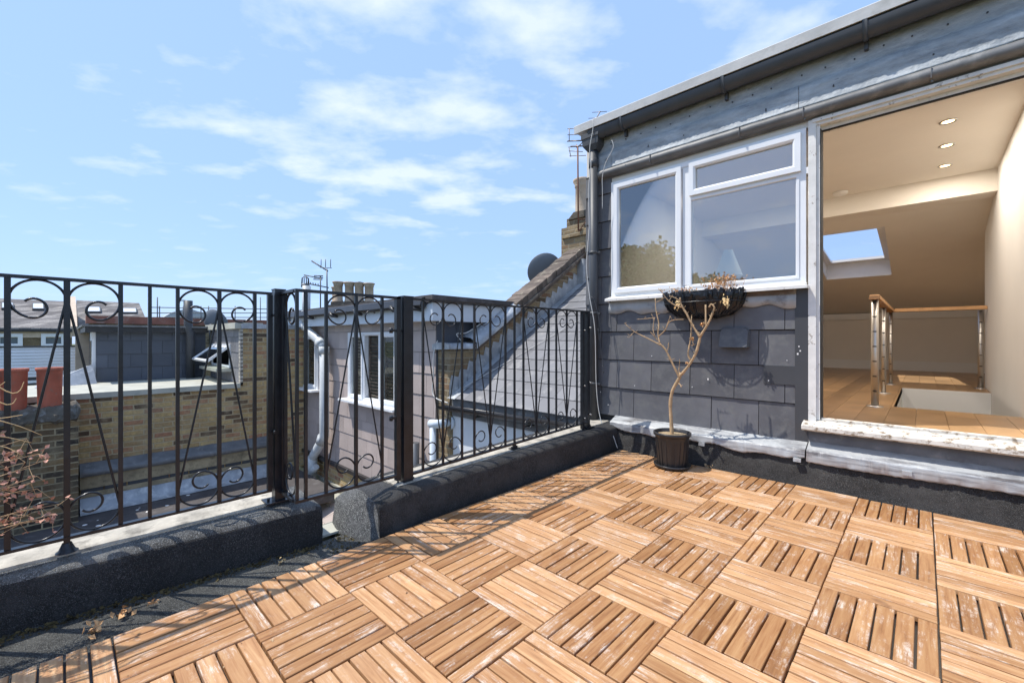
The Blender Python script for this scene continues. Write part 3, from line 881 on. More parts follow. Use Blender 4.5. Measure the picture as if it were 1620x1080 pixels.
# nail heads on upper fascia
m = MB()
for k in range(26):
    x = -1.95 + k * .135 + random.uniform(-.02, .02); z = 2.535 + random.uniform(-.012, .012)
    m.lathe((x, 0, 0), [(0, 0)], 3) if False else m.tube([(x, YW - .020, z), (x, YW - .031, z)], .0045, 8)
for k in range(8):
    x = -2.03 + k * .4 + random.uniform(-.1, .1); m.tube([(x, YW - .03, 2.40 + random.uniform(-.03, .03)), (x, YW - .041, 2.40)], .004, 8)
m.each('nail_head', 'grey_trim', dm)
gm = MB(); YG = YW - .085; ZG = 2.660; RG = .050
secs = []
for k in range(2):
    x = (-2.10, 1.6)[k]
    secs.append([(x, YG + RG * math.cos(t), ZG + RG * math.sin(t) * 1.5) for t in [math.pi + math.pi * i / 14 for i in range(15)]] + [(x, YG + (RG - .004) * math.cos(t), ZG + (RG - .004) * math.sin(t) * 1.5) for t in [2 * math.pi - math.pi * i / 14 for i in range(15)]])
secs = [s_ + [s_[0]] for s_ in secs]
loft(gm, secs)
gut = gm.build('gutter', 'grey_plastic', dm)
for px in (988, 1140, 1358):
    p = at(px, 195 - (px - 988) * .39, y=YG - RG); x = {988: -1.79, 1140: -1.02, 1358: -.27}[px]
    m = MB(); sc = []
    for dx in (-.011, .011):
        sc.append([(x + dx, YG + (RG + .006) * math.cos(t), ZG + (RG + .006) * math.sin(t) * 1.5) for t in [math.pi - .15 + (math.pi + .1) * i / 12 for i in range(13)]] + [(x + dx, YG + RG * 1.0 * math.cos(t), ZG + RG * math.sin(t)) for t in [2 * math.pi - .05 - (math.pi + .1) * i / 12 for i in range(13)]])
    sc = [s_ + [s_[0]] for s_ in sc]
    loft(m, sc); m.box(x - .009, x + .009, YG + .03, YW - .02, ZG - .115, ZG - .06)
    m.build('gutter_bracket', 'grey_plastic', gut)
m = MB()
m.prism([(YW - .140, 2.672), (YW - .142, 2.735), (YW - .125, 2.748), (YW - .06, 2.768), (YW + .3, 2.79), (YW + 6.6, 2.80), (YW + 6.6, 2.70), (YW - .02, 2.690), (YW - .02, 2.69), (YW - .128, 2.688), (YW - .130, 2.672)], 'x', -2.235, 1.6)
m.build('roof', 'roof_edge', dm)
m = MB(); m.box(-2.15, 1.6, YW - .022, YW + .0, 2.622, 2.692); m.build('eaves_board', 'cope_tile', dm)
# downpipe with hopper
PX, PY = -2.085, YW - .062
m = MB(); m.tube([(PX, PY, .165), (PX, PY, 2.52)], .038, 20)
m.tube([(PX, PY, .17), (PX, PY, .20)], .042, 20); m.tube([(PX, PY, 2.36), (PX, PY, 2.44)], .042, 20)
dp = m.build('downpipe', 'grey_plastic', dm)
m = MB()
hp = [(-.042, -.036, 2.500), (-.075, -.058, 2.545), (-.080, -.062, 2.600), (-.086, -.068, 2.604), (-.086, -.068, 2.645)]
for i in range(len(hp)):
    a, b, z = hp[i]
    m.v += [Vector((PX + sx * -a, PY + sy * -b, z)) for sx, sy in ((-1, -1), (1, -1), (1, 1), (-1, 1))]
for i in range(len(hp) - 1):
    for j in range(4):
        m.face((i * 4 + j, i * 4 + (j + 1) % 4, i * 4 + 4 + (j + 1) % 4, i * 4 + 4 + j))
m.face((16, 17, 18, 19))
m.build('hopper', 'grey_plastic', dp)
for z in (1.10, .50, 1.62):
    m = MB(); m.tube([(PX, PY, z), (PX, PY, z + .022)], .043, 20); m.box(PX + .03, PX + .068, PY - .01, PY + .01, z + .002, z + .018); m.build('pipe_clip', 'grey_plastic', dp)
# cables by the downpipe
def cable(pts, label, r=.0035, mat='cable_white', name='cable'):
    P_ = [Vector(p) for p in pts]; out_ = []
    for i in range(len(P_) - 1):
        a = P_[max(i - 1, 0)]; b = P_[i]; c = P_[i + 1]; d = P_[min(i + 2, len(P_) - 1)]
        for k in range(6):
            t = k / 6
            out_.append(.5 * ((2 * b) + (c - a) * t + (2 * a - 5 * b + 4 * c - d) * t * t + (3 * b - a - 3 * c + d) * t ** 3))
    out_.append(P_[-1]); mb = MB(); mb.tube(out_, r, 6)
    return tag(mb.build(name, mat), label, 'cable')
yk = YW - .14
cable([at(*p, y=yk) for p in ((968, 222), (970, 234), (958, 258), (953, 280), (953, 300), (953, 330))] , 'white cable looping from the gutter end down behind the window side', .0026)
cable([at(*p, y=yk) for p in ((938, 190), (938, 205), (933, 235), (935, 262), (931, 300), (932, 360), (928, 420), (933, 470), (941, 520), (943, 600), (946, 640), (950, 662), (955, 678))] + [Vector((-1.86, 1.46, .15)), Vector((-1.80, 1.46, .02))], 'white cable running down beside the grey downpipe onto the deck', .0032)
cable([at(*p, y=YW - .11) for p in ((929, 470), (940, 474), (950, 520), (949, 540), (946, 520), (952, 560), (955, 590), (953, 578))], 'loose grey cord tied around the downpipe', .003, 'grey_plastic', 'cord')

# ------------------------------------------------------------------ room inside
ZF = .37
m = MB()
for i in range(0, 34):
    x0_ = XD + .1 + i * .145
    if x0_ > .69: break
    y = 1.70 - random.uniform(0, 1)
    while y < 8.1:
        y1_ = y + 1.2
        for (ya, yb) in ((y, y1_),):
            ya, yb = max(ya, 1.70), min(yb, 8.1)
            xa, xb = x0_ + .001, min(x0_ + .144, .69)
            # stair well hole x>-.20, 2.83<y<4.6
            if xb > -.20 and yb > 2.83 and ya < 4.60:
                if ya < 2.83: m.box(xa, xb, ya, 2.83, ZF - .02, ZF)
                if yb > 4.60: m.box(xa, xb, 4.60, yb, ZF - .02, ZF)
                if xa < -.20: m.box(xa, -.20, max(ya, 2.83), min(yb, 4.6), ZF - .02, ZF)
            elif yb > ya: m.box(xa, xb, ya, yb, ZF - .02, ZF)
        y = y1_ + .001
m.build('floor_boards', 'oak_floor', dm)
m = MB(); m.box(XD + .1, -.2, 1.70, 8.1, ZF - .06, ZF - .021); m.box(-.2, .69, 1.70, 2.83, ZF - .06, ZF - .021); m.box(-.2, .69, 4.6, 8.1, ZF - .06, ZF - .021)
m.box(-.198, .439, 4.59, 4.60, -2.2, ZF - .002); m.box(-.21, -.2, 2.83, 4.6, -2.2, ZF - .002); m.box(-.198, .439, 2.82, 2.83, -2.2, ZF - .03); m.box(-.2, .44, 2.83, 4.6, -2.2, -2.19)
m.build('stairwell', 'plaster_white', dm)
m = MB(); m.box(XD + .1, .69, 1.66, 4.12, 2.40, 2.42); m.box(XD + .1, .69, 4.10, 4.35, 2.20, 2.3995)
m.build('ceiling', 'plaster', dm)
if False: m = MB(); m.prism([(4.098, 2.3985), (4.050, 2.3985), (4.056, 2.390), (4.075, 2.382), (4.088, 2.365), (4.092, 2.345), (4.098, 2.342)], 'x', XD + .1, .438); pass
# sloping ceiling with rooflight opening
y0s, z0s, y1s, z1s = 4.35, 2.24, 7.9, 1.34
tsl = (z1s - z0s) / (y1s - y0s)
def slope_pt(px, py):
    d = ray(px, py); t = (z0s - CAM.z + tsl * (CAM.y - y0s)) / (d.z - tsl * d.y)
    return CAM + d * t
A_ = [slope_pt(*p) for p in ((1303, 372), (1405, 357), (1406, 434), (1300, 444))]
vx0, vx1 = (A_[3].x + A_[0].x) / 2 - .05, (A_[1].x + A_[2].x) / 2
vy0, vy1 = (A_[0].y + A_[1].y) / 2, (A_[2].y + A_[3].y) / 2
if vy0 > vy1: vy0, vy1 = vy1, vy0
def sz(y): return z0s + tsl * (y - y0s)
m = MB()
for (a, b, c, d) in ((XD + .1, vx0, y0s, y1s), (vx1, .69, y0s, y1s), (vx0, vx1, y0s, vy0), (vx0, vx1, vy1, y1s)):
    m.quad((a, c, sz(c)), (b, c, sz(c)), (b, d, sz(d)), (a, d, sz(d)))
m.quad((XD + .1, y1s, z1s), (.69, y1s, z1s), (.69, 8.02, 1.32), (XD + .1, 8.02, 1.32))
m.box(XD + .1, .69, 8.0, 8.1, .3, 1.33)
m.quad((XD + .1, 7.95, 1.22), (.69, 7.95, 1.22), (.69, 8.0, .52), (XD + .1, 8.0, .52))
m.build('sloping_ceiling', 'plaster', dm)
m = MB(); m.box(XD + .1, .69, 7.90, 8.0, 1.22, 1.325); m.box(XD + .1, .69, 7.95, 8.0, ZF, ZF + .15); m.build('ledge', 'plaster_white', dm)
# rooflight: reveal, frame, pane
m = MB(); dz = .06
def rz_(y): return sz(y) + .03 + .21 * (y - vy0) / (vy1 - vy0)
for (a, b) in (((vx0, vy0), (vx1, vy0)), ((vx1, vy0), (vx1, vy1)), ((vx1, vy1), (vx0, vy1)), ((vx0, vy1), (vx0, vy0))):
    m.quad((a[0], a[1], sz(a[1])), (b[0], b[1], sz(b[1])), (b[0], b[1], rz_(b[1])), (a[0], a[1], rz_(a[1])))
rf = m.build('rooflight', 'upvc', dm)
m = MB()
for (a, b, c, d) in ((vx0, vx0 + .07, vy0, vy1), (vx1 - .07, vx1, vy0, vy1), (vx0 + .07, vx1 - .07, vy0, vy0 + .05), (vx0 + .07, vx1 - .07, vy1 - .10, vy1)):
    k = len(m.v)
    for (x_, y_) in ((a, c), (b, c), (b, d), (a, d)):
        m.v.append(Vector((x_, y_, rz_(y_) - .025)))
    for (x_, y_) in ((a, c), (b, c), (b, d), (a, d)):
        m.v.append(Vector((x_, y_, rz_(y_) + .01)))
    for f in ((0, 1, 2, 3), (4, 7, 6, 5), (0, 4, 5, 1), (1, 5, 6, 2), (2, 6, 7, 3), (3, 7, 4, 0)): m.face([k + q for q in f])
m.build('frame', 'upvc', rf)
m = MB(); m.quad(*[(x_, y_, rz_(y_) - .008) for (x_, y_) in ((vx0 + .06, vy0 + .08), (vx1 - .06, vy0 + .08), (vx1 - .06, vy1 - .11), (vx0 + .06, vy1 - .11))]); m.build('pane', 'glass_sky', rf)
# outer main roof cover so the room is closed except the rooflight
m = MB()
for (a, b, c, d) in ((XD, vx0 - .02, y0s + .0, 8.2), (vx1 + .02, .8, y0s + .0, 8.2), (vx0 - .02, vx1 + .02, y0s + .0, vy0 - .02), (vx0 - .02, vx1 + .02, vy1 + .02, 8.2)):
    m.quad((a, c, sz(c) + .062), (b, c, sz(c) + .062), (b, d, sz(d) + .062), (a, d, sz(d) + .062))
m.build('roof_deck', 'dark_inside', dm)
# skylight of the room must not be covered by the flat roof: trim roof back
for o in list(dm.children):
    if o.name.startswith('roof') and not o.name.startswith('roof_deck') and not o.name.startswith('rooflight'):
        for v in o.data.vertices:
            if v.co.y + dm.location.y > 5: v.co.y = 4.35 - dm.location.y
    if o.name == 'wall':
        pass

# handrail
ra = thing('stair_balustrade', 'brushed steel posts with oak handrail around the stairwell inside the doorway', 'balustrade', (-.305, 2.73, ZF))
posts = [(-.305, 2.731, .024), (-.309, 3.837, .018), (-.304, 4.935, .018), (.40, 5.05, .022)]
for i, (x, y, r_) in enumerate(posts):
    m = MB(); m.tube([(x, y, ZF), (x, y, 1.195)], r_, 18); m.lathe((x, y, ZF), [(.052, 0), (.052, .006), (.03, .010), (r_, .011)], 20)
    po = m.build('post', 'steel', ra)
    m = MB()
    for z in [ZF + .12 + .115 * k for k in range(7)]: m.tube([(x + r_ * .5, y - r_ - .002, z), (x - r_ * .5, y - r_ - .002, z)], .004, 6)
    m.each('fixing', 'dark_inside', po)
m = MB(); m.cbox(-.338, -.272, 2.69, 4.97, 1.196, 1.232, .008); m.cbox(-.272, .438, 4.905, 4.97, 1.196, 1.232, .008)
m.build('handrail', 'oak_rail', ra)
# ceiling lamps
def downlight(x, y, z, label, power=10, grp='recessed ceiling spotlights'):
    t_ = thing('ceiling_light', label, 'ceiling light', (x, y, z), grp)
    m_ = MB(); m_.lathe((x, y, z), [(.048, -.001), (.046, -.006), (.034, -.004), (.032, .004)], 20); m_.build('trim_ring', 'steel', t_)
    m_ = MB(); m_.lathe((x, y, z), [(0, -.0015), (.031, -.0015)], 16); m_.build('lamp', 'lamp_glow', t_)
    l = bpy.data.lights.new('lamp_light', 'AREA'); l.shape = 'DISK'; l.size = .08; l.energy = power; l.color = (1, .90, .78)
    lo = bpy.data.objects.new('lamp_light', l); S.collection.objects.link(lo); lo.parent = t_; lo.location = (0, 0, -.012)
LP = 4.2
downlight(.09, 2.64, 2.399, 'small recessed ceiling spotlight nearest the door head', LP)
downlight(.098, 3.162, 2.399, 'middle one of the three recessed ceiling spotlights', LP)
downlight(.102, 3.71, 2.399, 'recessed ceiling spotlight nearest the cornice', LP)
downlight(-1.25, 3.1, 2.399, 'added ceiling spotlight filling the room behind the lower window pane with light', 10)  # added lamp, stronger than the row by the door, to fill the room
m = MB(); m.lathe((-.652, 3.93, 2.398), [(0, -.032), (.05, -.030), (.062, -.018), (.064, 0)], 24); tag(m.build('smoke_alarm', 'plaster_white'), 'round white smoke alarm on the ceiling just inside the doorway', 'smoke alarm')
# table lamp behind the window
p = at(1152, 440, y=1.86)
tl = thing('table_lamp', 'pale tapered lampshade standing inside behind the large window pane', 'table lamp', (p.x, p.y, ZF))
m = MB(); m.lathe((p.x, p.y, 0), [(.098, p.z + .015), (.030, p.z + .21)], 24); m.build('lamp_shade', 'shade_white', tl)
m = MB(); m.lathe((p.x, p.y, 0), [(0, ZF), (.12, ZF), (.12, ZF + .02), (.02, ZF + .04), (.014, p.z + .1)], 16); m.build('lamp_stand', 'steel', tl)

# ------------------------------------------------------------------ potted little tree
PT = Vector((-1.305, 1.345, 0))
pt = thing('potted_tree', 'bare pruned little tree with leafless branches in a black plastic pot', 'potted tree', PT)
m = MB(); m.lathe(PT, [(.090, .012), (.096, .05), (.112, .21), (.117, .222), (.124, .224), (.126, .243), (.120, .247), (.114, .243), (.110, .21)], 40)
for k in range(20):
    a = 2 * math.pi * k / 20; r0, r1 = .0945, .1085
    m.bar((PT.x + (r0 + .001) * math.cos(a), PT.y + (r0 + .001) * math.sin(a), .02), (PT.x + (r1 + .001) * math.cos(a), PT.y + (r1 + .001) * math.sin(a), .19), .010 if k % 2 else .005, .004)
m.build('pot', 'black_plastic', pt)
m = MB(); m.lathe(PT, [(0, .003), (.10, .003), (.120, .010), (.124, .026), (.118, .026), (.112, .012), (0, .010)], 36); m.build('saucer', 'black_plastic', pt)
m = MB(); m.lathe(PT, [(0, .228), (.06, .226), (.113, .221)], 24); m.build('soil', 'soil', pt)
m = MB(); tw = []
def br(pts, r0, r1, y0=None, y1=None):
    P_ = []; n_ = len(pts)
    for i, (px, py) in enumerate(pts):
        f = i / (n_ - 1); y = y0 + (y1 - y0) * f
        p_ = at(px, py, y=y)
        P_.append(p_ + Vector((random.uniform(-.002, .002), 0, random.uniform(-.001, .001))))
    # subdivide with catmull for smooth stems
    o_ = []
    for i in range(n_ - 1):
        a, b, c, d = P_[max(i - 1, 0)], P_[i], P_[i + 1], P_[min(i + 2, n_ - 1)]
        for k in range(3):
            t = k / 3; o_.append(.5 * ((2 * b) + (c - a) * t + (2 * a - 5 * b + 4 * c - d) * t * t + (3 * b - a - 3 * c + d) * t ** 3))
    o_.append(P_[-1]); N = len(o_)
    m.tube(o_, [(r0 + (r1 - r0) * i / (N - 1)) * random.uniform(.86, 1.14) for i in range(N)], 8)
    for k in range(int(N * .45)):
        i = random.randrange(1, N); tw.append((o_[i], r1))
Y0 = 1.345
br([(1063, 692), (1062, 665), (1061, 640), (1064, 618), (1072, 602), (1078, 590)], .0125, .010, Y0, Y0)
br([(1078, 592), (1089, 578), (1100, 560), (1106, 540), (1108, 530)], .0095, .0075, Y0, 1.33)
br([(1108, 532), (1117, 518), (1123, 505), (1128, 492), (1130, 486), (1125, 481), (1122, 486)], .008, .004, 1.33, 1.30)
br([(1117, 516), (1117, 500), (1116, 482)], .0055, .006, 1.325, 1.34)
br([(1108, 534), (1099, 520), (1092, 508), (1086, 496), (1079, 484), (1076, 476), (1076, 471)], .008, .005, 1.33, 1.30)
br([(1079, 486), (1070, 484), (1058, 476), (1048, 464), (1041, 456)], .005, .0025, 1.31, 1.26)
br([(1076, 476), (1066, 470), (1058, 469)], .003, .002, 1.30, 1.28)
br([(1076, 598), (1069, 585), (1061, 569), (1053, 553), (1044, 544)], .0085, .006, Y0, 1.30)
br([(1046, 546), (1034, 540), (1020, 533), (1006, 526), (998, 520), (990, 513)], .0055, .002, 1.30, 1.22)
br([(1003, 525), (998, 531), (994, 534)], .002, .0015, 1.23, 1.22)
br([(1044, 544), (1041, 528), (1042, 512), (1038, 490), (1037, 472)], .005, .003, 1.30, 1.33)
br([(1041, 538), (1034, 531), (1029, 525)], .0035, .002, 1.30, 1.28)
br([(1036, 532), (1033, 520), (1035, 503)], .003, .002, 1.29, 1.30)
br([(1037, 502), (1024, 504), (1008, 505)], .0025, .0015, 1.31, 1.30)
br([(1042, 532), (1052, 522), (1058, 510), (1068, 506), (1082, 505)], .004, .002, 1.30, 1.24)
br([(1055, 516), (1058, 508), (1060, 502)], .003, .0015, 1.28, 1.26)
br([(1093, 570), (1088, 560), (1090, 548), (1093, 535), (1093, 520), (1094, 500)], .006, .003, Y0, 1.37)
br([(1076, 594), (1074, 585), (1075, 570)], .004, .002, Y0, 1.36)
br([(1055, 556), (1057, 548), (1058, 542)], .003, .0015, 1.31, 1.30)
br([(1094, 547), (1097, 545), (1096, 540)], .003, .002, 1.36, 1.35)
br([(1070, 604), (1076, 608), (1078, 612)], .004, .003, Y0, 1.33)
br([(1038, 478), (1046, 474), (1052, 470)], .002, .0012, 1.33, 1.32)
for (p_, r_) in tw[6:]:
    d_ = Vector((random.uniform(-1, 1), random.uniform(-.8, .8), random.uniform(.1, 1))).normalized(); l_ = random.uniform(.008, .03)
    m.tube([p_, p_ + d_ * l_ * .6, p_ + d_ * l_ + Vector((0, 0, .003))], [.0022, .0017, .0012], 5)
m.build('trunk', 'bark', pt)
m = MB()
for (px, py, y) in ((1087, 572, 1.34), (1111, 513, 1.33), (1094, 536, 1.36)):
    c_ = at(px, py, y=y)
    for k in range(9): m.leaf(c_, .022)
m.build('bud', 'dry_leaf', pt)

# ------------------------------------------------------------------ hanging planter under the window
bk = thing('hanging_planter', 'half round window trough with crumpled black liner and dead flowers fixed under the sill', 'planter', (-1.17, YW - .03, 1.05))
bx, by, brx, bry = -1.175, YW - .035, .272, .175
m = MB(); secs = []
rnd_ = random.Random(5); nA = 72
prof = [(1.0, 1.222), (1.03, 1.21), (.99, 1.18), (.95, 1.14), (.86, 1.10), (.70, 1.066), (.45, 1.048), (.0, 1.042)]
for k in range(nA + 1):
    a = math.pi + math.pi * k / nA
    s_ = []
    fold = .045 * math.sin(k * .9 + rnd_.uniform(-.9, .9)) + rnd_.uniform(-.03, .03)
    for i, (q, z) in enumerate(prof):
        rr2 = q * (1 + fold * (1 if i < 5 else .3))
        s_.append((bx + brx * rr2 * math.cos(a), by + bry * rr2 * math.sin(a), z + rnd_.uniform(-.008, .008) + (rnd_.uniform(-.006, .022) if i < 2 else 0)))
    secs.append(s_)
loft(m, secs, caps=False)
m.build('liner', 'liner', bk)
m = MB(); k0 = 0
m.lathe((bx, by, 1.205), [(0, 0), (.5, .003)], 1) if False else None
secs = [[(bx + brx * .98 * math.cos(math.pi + math.pi * k / 24) * q, by + bry * .98 * math.sin(math.pi + math.pi * k / 24) * q, 1.200 + (.006 if q < .9 else 0)) for q in (1, .6, .02)] for k in range(25)]
loft(m, secs, caps=False); m.build('soil', 'soil', bk)
m = MB()
for k in range(11):
    a = math.pi + math.pi * (k + .5) / 11
    m.tube([(bx + (brx + .012) * q * math.cos(a), by + (bry + .012) * q * math.sin(a), z) for q, z in [(1.0, 1.225), (.98, 1.18), (.92, 1.11), (.7, 1.06), (.3, 1.038)]], .003, 5)
for q, z in ((1.03, 1.222), (1.0, 1.15)):
    m.tube([(bx + (brx + .012) * q * math.cos(math.pi + math.pi * k / 30), by + (bry + .012) * q * math.sin(math.pi + math.pi * k / 30), z) for k in range(31)], .0035, 5)
m.build('wire_frame', 'black_iron', bk)
m = MB()
def dry(c, n, sp, hgt):
    for k in range(n):
        b0 = Vector(c) + Vector((random.gauss(0, sp), random.gauss(0, sp * .35), 0)); tp = b0 + Vector((random.gauss(0, .018), random.gauss(0, .015), random.uniform(.2, 1) * hgt))
        m.tube([b0, (b0 + tp) / 2 + Vector((random.gauss(0, .006), 0, 0)), tp], .0011, 4, cap=False)
        for q in range(4): m.leaf(tp + Vector((random.gauss(0, .008), random.gauss(0, .008), random.gauss(0, .006))), .017)
dry((-1.03, YW - .10, 1.205), 60, .045, .13); m.build('dead_flowers', 'dry_leaf', bk); m = MB(); dry((-1.30, YW - .10, 1.205), 40, .06, .055); m.build('dead_flowers', 'dry_leaf', bk)
m = MB()
for (x, z) in ((-1.30, 1.15), (-.98, 1.15)):
    m = MB()
    for k in range(20):
        y = by - bry * .9
        m.leaf((x + random.gauss(0, .014), y + random.gauss(0, .006), z + random.gauss(0, .02)), .028, d=Vector((random.uniform(-.4, .4), -.3, -1)).normalized())
    m.build('dried_tuft', 'straw', bk)


# ------------------------------------------------------------------ dry shrub reaching in from the left
SP = Vector((-1.97, -2.12, -.03))
sh = thing('dry_shrub', 'dry pinkish brown shrub with straw coloured blades leaning in at the left edge', 'shrub', SP)
m = MB(); m.lathe(SP, [(0, 0), (.13, 0), (.15, .25), (.165, .25), (.165, .28), (.15, .28)], 28); m.build('pot', 'terracotta', sh)
m = MB(); lf = MB()
for k in range(30):
    tip = at(random.uniform(-60, 62), random.gauss(765, 40), x=-2.03 + random.uniform(-.06, .10))
    if k > 24: tip = at(random.uniform(60, 104), random.uniform(790, 830), x=-2.04)
    b0 = SP + Vector((random.gauss(0, .04), random.gauss(0, .04), .27)); mid = (b0 + tip) / 2 + Vector((random.gauss(0, .04), random.gauss(0, .04), random.uniform(.03, .14)))
    pts = [b0.lerp(mid, t).lerp(mid.lerp(tip, t), t) for t in [i / 7 for i in range(8)]]
    m.tube(pts, [.0034 - .0026 * i / 7 for i in range(8)], 5)
    for q in range(4, 8):
        for s_ in range(2):
            e = pts[q] + Vector((random.gauss(0, .022), random.gauss(0, .022), random.gauss(0, .022)))
            m.tube([pts[q], e], [.0009, .0006], 4, cap=False)
            for z_ in range(2): lf.leaf(e, .017)
m.build('stem', 'bark', sh); lf.build('foliage', 'pink_leaf', sh)
m = MB()
for (a, b, c) in (((-60, 600), (20, 622), (38, 604)), ((-60, 622), (10, 640), (26, 630)), ((-70, 660), (10, 668), (66, 688)), ((-70, 690), (0, 690), (50, 700)), ((-60, 705), (0, 705), (32, 718)), ((-60, 655), (-10, 662), (36, 656)), ((-60, 606), (-10, 612), (8, 604))):
    p0, p1, p2 = [at(*q, x=-1.95) for q in (a, b, c)]
    base_ = SP + Vector((0, 0, .3)) + Vector((random.gauss(0, .02), random.gauss(0, .02), 0))
    q_ = [base_, base_.lerp(p0, .5) + Vector((0, 0, .1)), p0, p1, p2]; o_ = []
    for i in range(4):
        A1, B1, C1, D1 = q_[max(i - 1, 0)], q_[i], q_[i + 1], q_[min(i + 2, 4)]
        for k in range(5):
            t = k / 5; o_.append(.5 * ((2 * B1) + (C1 - A1) * t + (2 * A1 - 5 * B1 + 4 * C1 - D1) * t * t + (3 * B1 - A1 - 3 * C1 + D1) * t ** 3))
    o_.append(p2); N = len(o_); m.tube(o_, [.0036 * (1 - .8 * i / (N - 1)) for i in range(N)], 5)
m.build('blade', 'straw', sh)
# little twigs hanging over the concrete
#PART3
# ================================================================== NEIGHBOURS
# --- our house: slate slope left of the dormer, gutter, white rear wall
hs = thing('rear_roof', 'pale grey slate roof slope above a white rendered wall, seen through the short railing', 'roof', (-3.1, 1.5, .1))
Y0S, Z0S, TS = 1.50, .20, .60
def sz2(y): return Z0S + TS * (y - Y0S)
m = MB(); ex = .215; ang = math.atan(TS); r = 0; y = Y0S
while y < 5.2:
    y2 = y + ex * math.cos(ang); off = -.125 if r % 2 else 0
    x = -4.0 + off
    while x < XD:
        a, b = max(x + .0015, -4.0), min(x + .2485, XD - .001); x += .25
        if b - a < .01: continue
        t_ = .011; nz = Vector((0, -math.sin(ang), math.cos(ang)))
        P_ = [Vector((a, y, sz2(y))) + nz * t_, Vector((b, y, sz2(y))) + nz * t_, Vector((b, y2, sz2(y2))) + nz * .003, Vector((a, y2, sz2(y2))) + nz * .003, Vector((a, y, sz2(y))), Vector((b, y, sz2(y)))]
        m.add(P_, [(0, 1, 2, 3), (4, 5, 1, 0)])
    y = y2; r += 1
m.build('slates', 'slate', hs)
m = MB(); m.quad((-4.0, Y0S, sz2(Y0S) - .004), (XD, Y0S, sz2(Y0S) - .004), (XD, 5.4, sz2(5.4) - .004), (-4.0, 5.4, sz2(5.4) - .004)); m.box(-4.0, XD, Y0S + .03, Y0S + .05, 0, Z0S); m.build('roof_base', 'lead_dark', hs)
m = MB(); m.box(-4.05, XD, Y0S + .06, Y0S + .16, -6, .16); m.build('wall', 'white_render', hs)
m = MB(); secs = []
for x, z in ((-4.12, .115), (XD + .02, .15)):
    s_ = [(x, Y0S - .045 + .05 * math.cos(t), z + .05 * math.sin(t)) for t in [math.pi + math.pi * i / 12 for i in range(13)]]
    secs.append(s_ + [(p[0], Y0S - .045 + (p[1] - Y0S + .045) * .9, z + (p[2] - z) * .9) for p in s_[::-1]] + [s_[0]])
loft(m, secs)
for x in (-3.45, -2.75): m.box(x - .012, x + .012, Y0S - .10, Y0S + .06, .06, .075)
m.build('gutter', 'black_plastic', hs)
m = MB(); p = at(703, 668, y=Y0S + .0); m.tube([p + Vector((-.1, -.12, -.01)), p + Vector((.0, -.12, -.0)), p + Vector((.03, -.09, -.0)), p + Vector((.04, .06, 0))], .05, 16)
m.tube([p + Vector((.05, .03, 0)), p + Vector((.05, .055, 0))], .08, 20)
m.tube([p + Vector((-.06, -.12, .02)), p + Vector((-.06, -.12, -1.6))], .038, 14)
m.build('flue_elbow', 'fascia_white', hs)
cable([at(763, 497, y=3.0), (-3.6, 3.3, sz2(3.3) + .02)] if False else [(-2.75, 4.2, sz2(4.2) + .025), (-3.0, 3.5, sz2(3.5) + .025), (-3.35, 2.8, sz2(2.8) + .025), (-3.72, 2.1, sz2(2.1) + .025), (-3.95, 1.62, sz2(1.62) + .025), (-4.02, 1.47, .20)], 'thin pale cable lying diagonally across the slate slope', .004)

# --- party wall with coping, chimney
pw = thing('party_wall', 'sloping brick party wall with lead and tile coping climbing to the chimney', 'party wall', (-4.13, 1.6, 0))
CX0, CX1 = -4.255, -4.015
def cz(y): return .84 + .626 * (y - 1.86)
yE = 4.25
m = MB(); m.prism([(1.52, -1.5), (1.52, .78), (1.86, .79), (yE, cz(yE) - .06), (yE, -1.5)], 'x', CX0, CX1); m.build('brickwork', 'old_brick', pw)
m = MB()
def cop(mb, ya, yb, xl, xr, d0, d1, mi=0):
    mb.add([(xl, ya, cz(ya) + d0), (xr, ya, cz(ya) + d0), (xr, yb, cz(yb) + d0), (xl, yb, cz(yb) + d0), (xl, ya, cz(ya) + d1), (xr, ya, cz(ya) + d1), (xr, yb, cz(yb) + d1), (xl, yb, cz(yb) + d1)],
           [(0, 3, 2, 1), (4, 5, 6, 7), (0, 1, 5, 4), (1, 2, 6, 5), (2, 3, 7, 6), (3, 0, 4, 7)], mi)
cop(m, 1.88, 4.2, CX0 - .06, CX1 + .07, -.075, -.045); cop(m, 1.90, 4.2, CX0 - .05, CX1 + .05, -.12, -.078)
m.build('creasing', 'cope_tile', pw)
m = MB()
for k in range(15):
    ya = 2.62 + k * .108; cop(m, ya, ya + .102, CX0 - .03 + random.uniform(-.01, .01), CX1 + .035 + random.uniform(-.01, .012), -.040, .055 + random.uniform(-.01, .012))
m.build('coping_brick', 'cope_tile', pw)
m = MB(); secs = []
for k in range(14):
    y = 1.87 + .78 * k / 13; e = lambda: random.uniform(-.006, .006)
    secs.append([(CX0 - .07, y, cz(y) - .06 + e()), (CX0 - .06, y, cz(y) + .03 + e()), (CX0 + .05, y, cz(y) + .075 + e()), (CX1 - .05, y, cz(y) + .06 + e()), (CX1 + .07, y, cz(y) + .0 + e()), (CX1 + .075, y, cz(y) - .07 + e())])
loft(m, secs, caps=False)
secs = []
for k in range(8):
    y = 1.47 + .42 * k / 7
    secs.append([(CX0 - .05, y, .76), (CX0 - .045, y, .82 + random.uniform(-.006, .006)), (CX0 + .08, y, .845 + random.uniform(-.006, .006)), (CX1 + .03, y, .83), (CX1 + .04, y, .77)])
loft(m, secs, caps=True)
m.build('lead_coping', 'lead', pw)
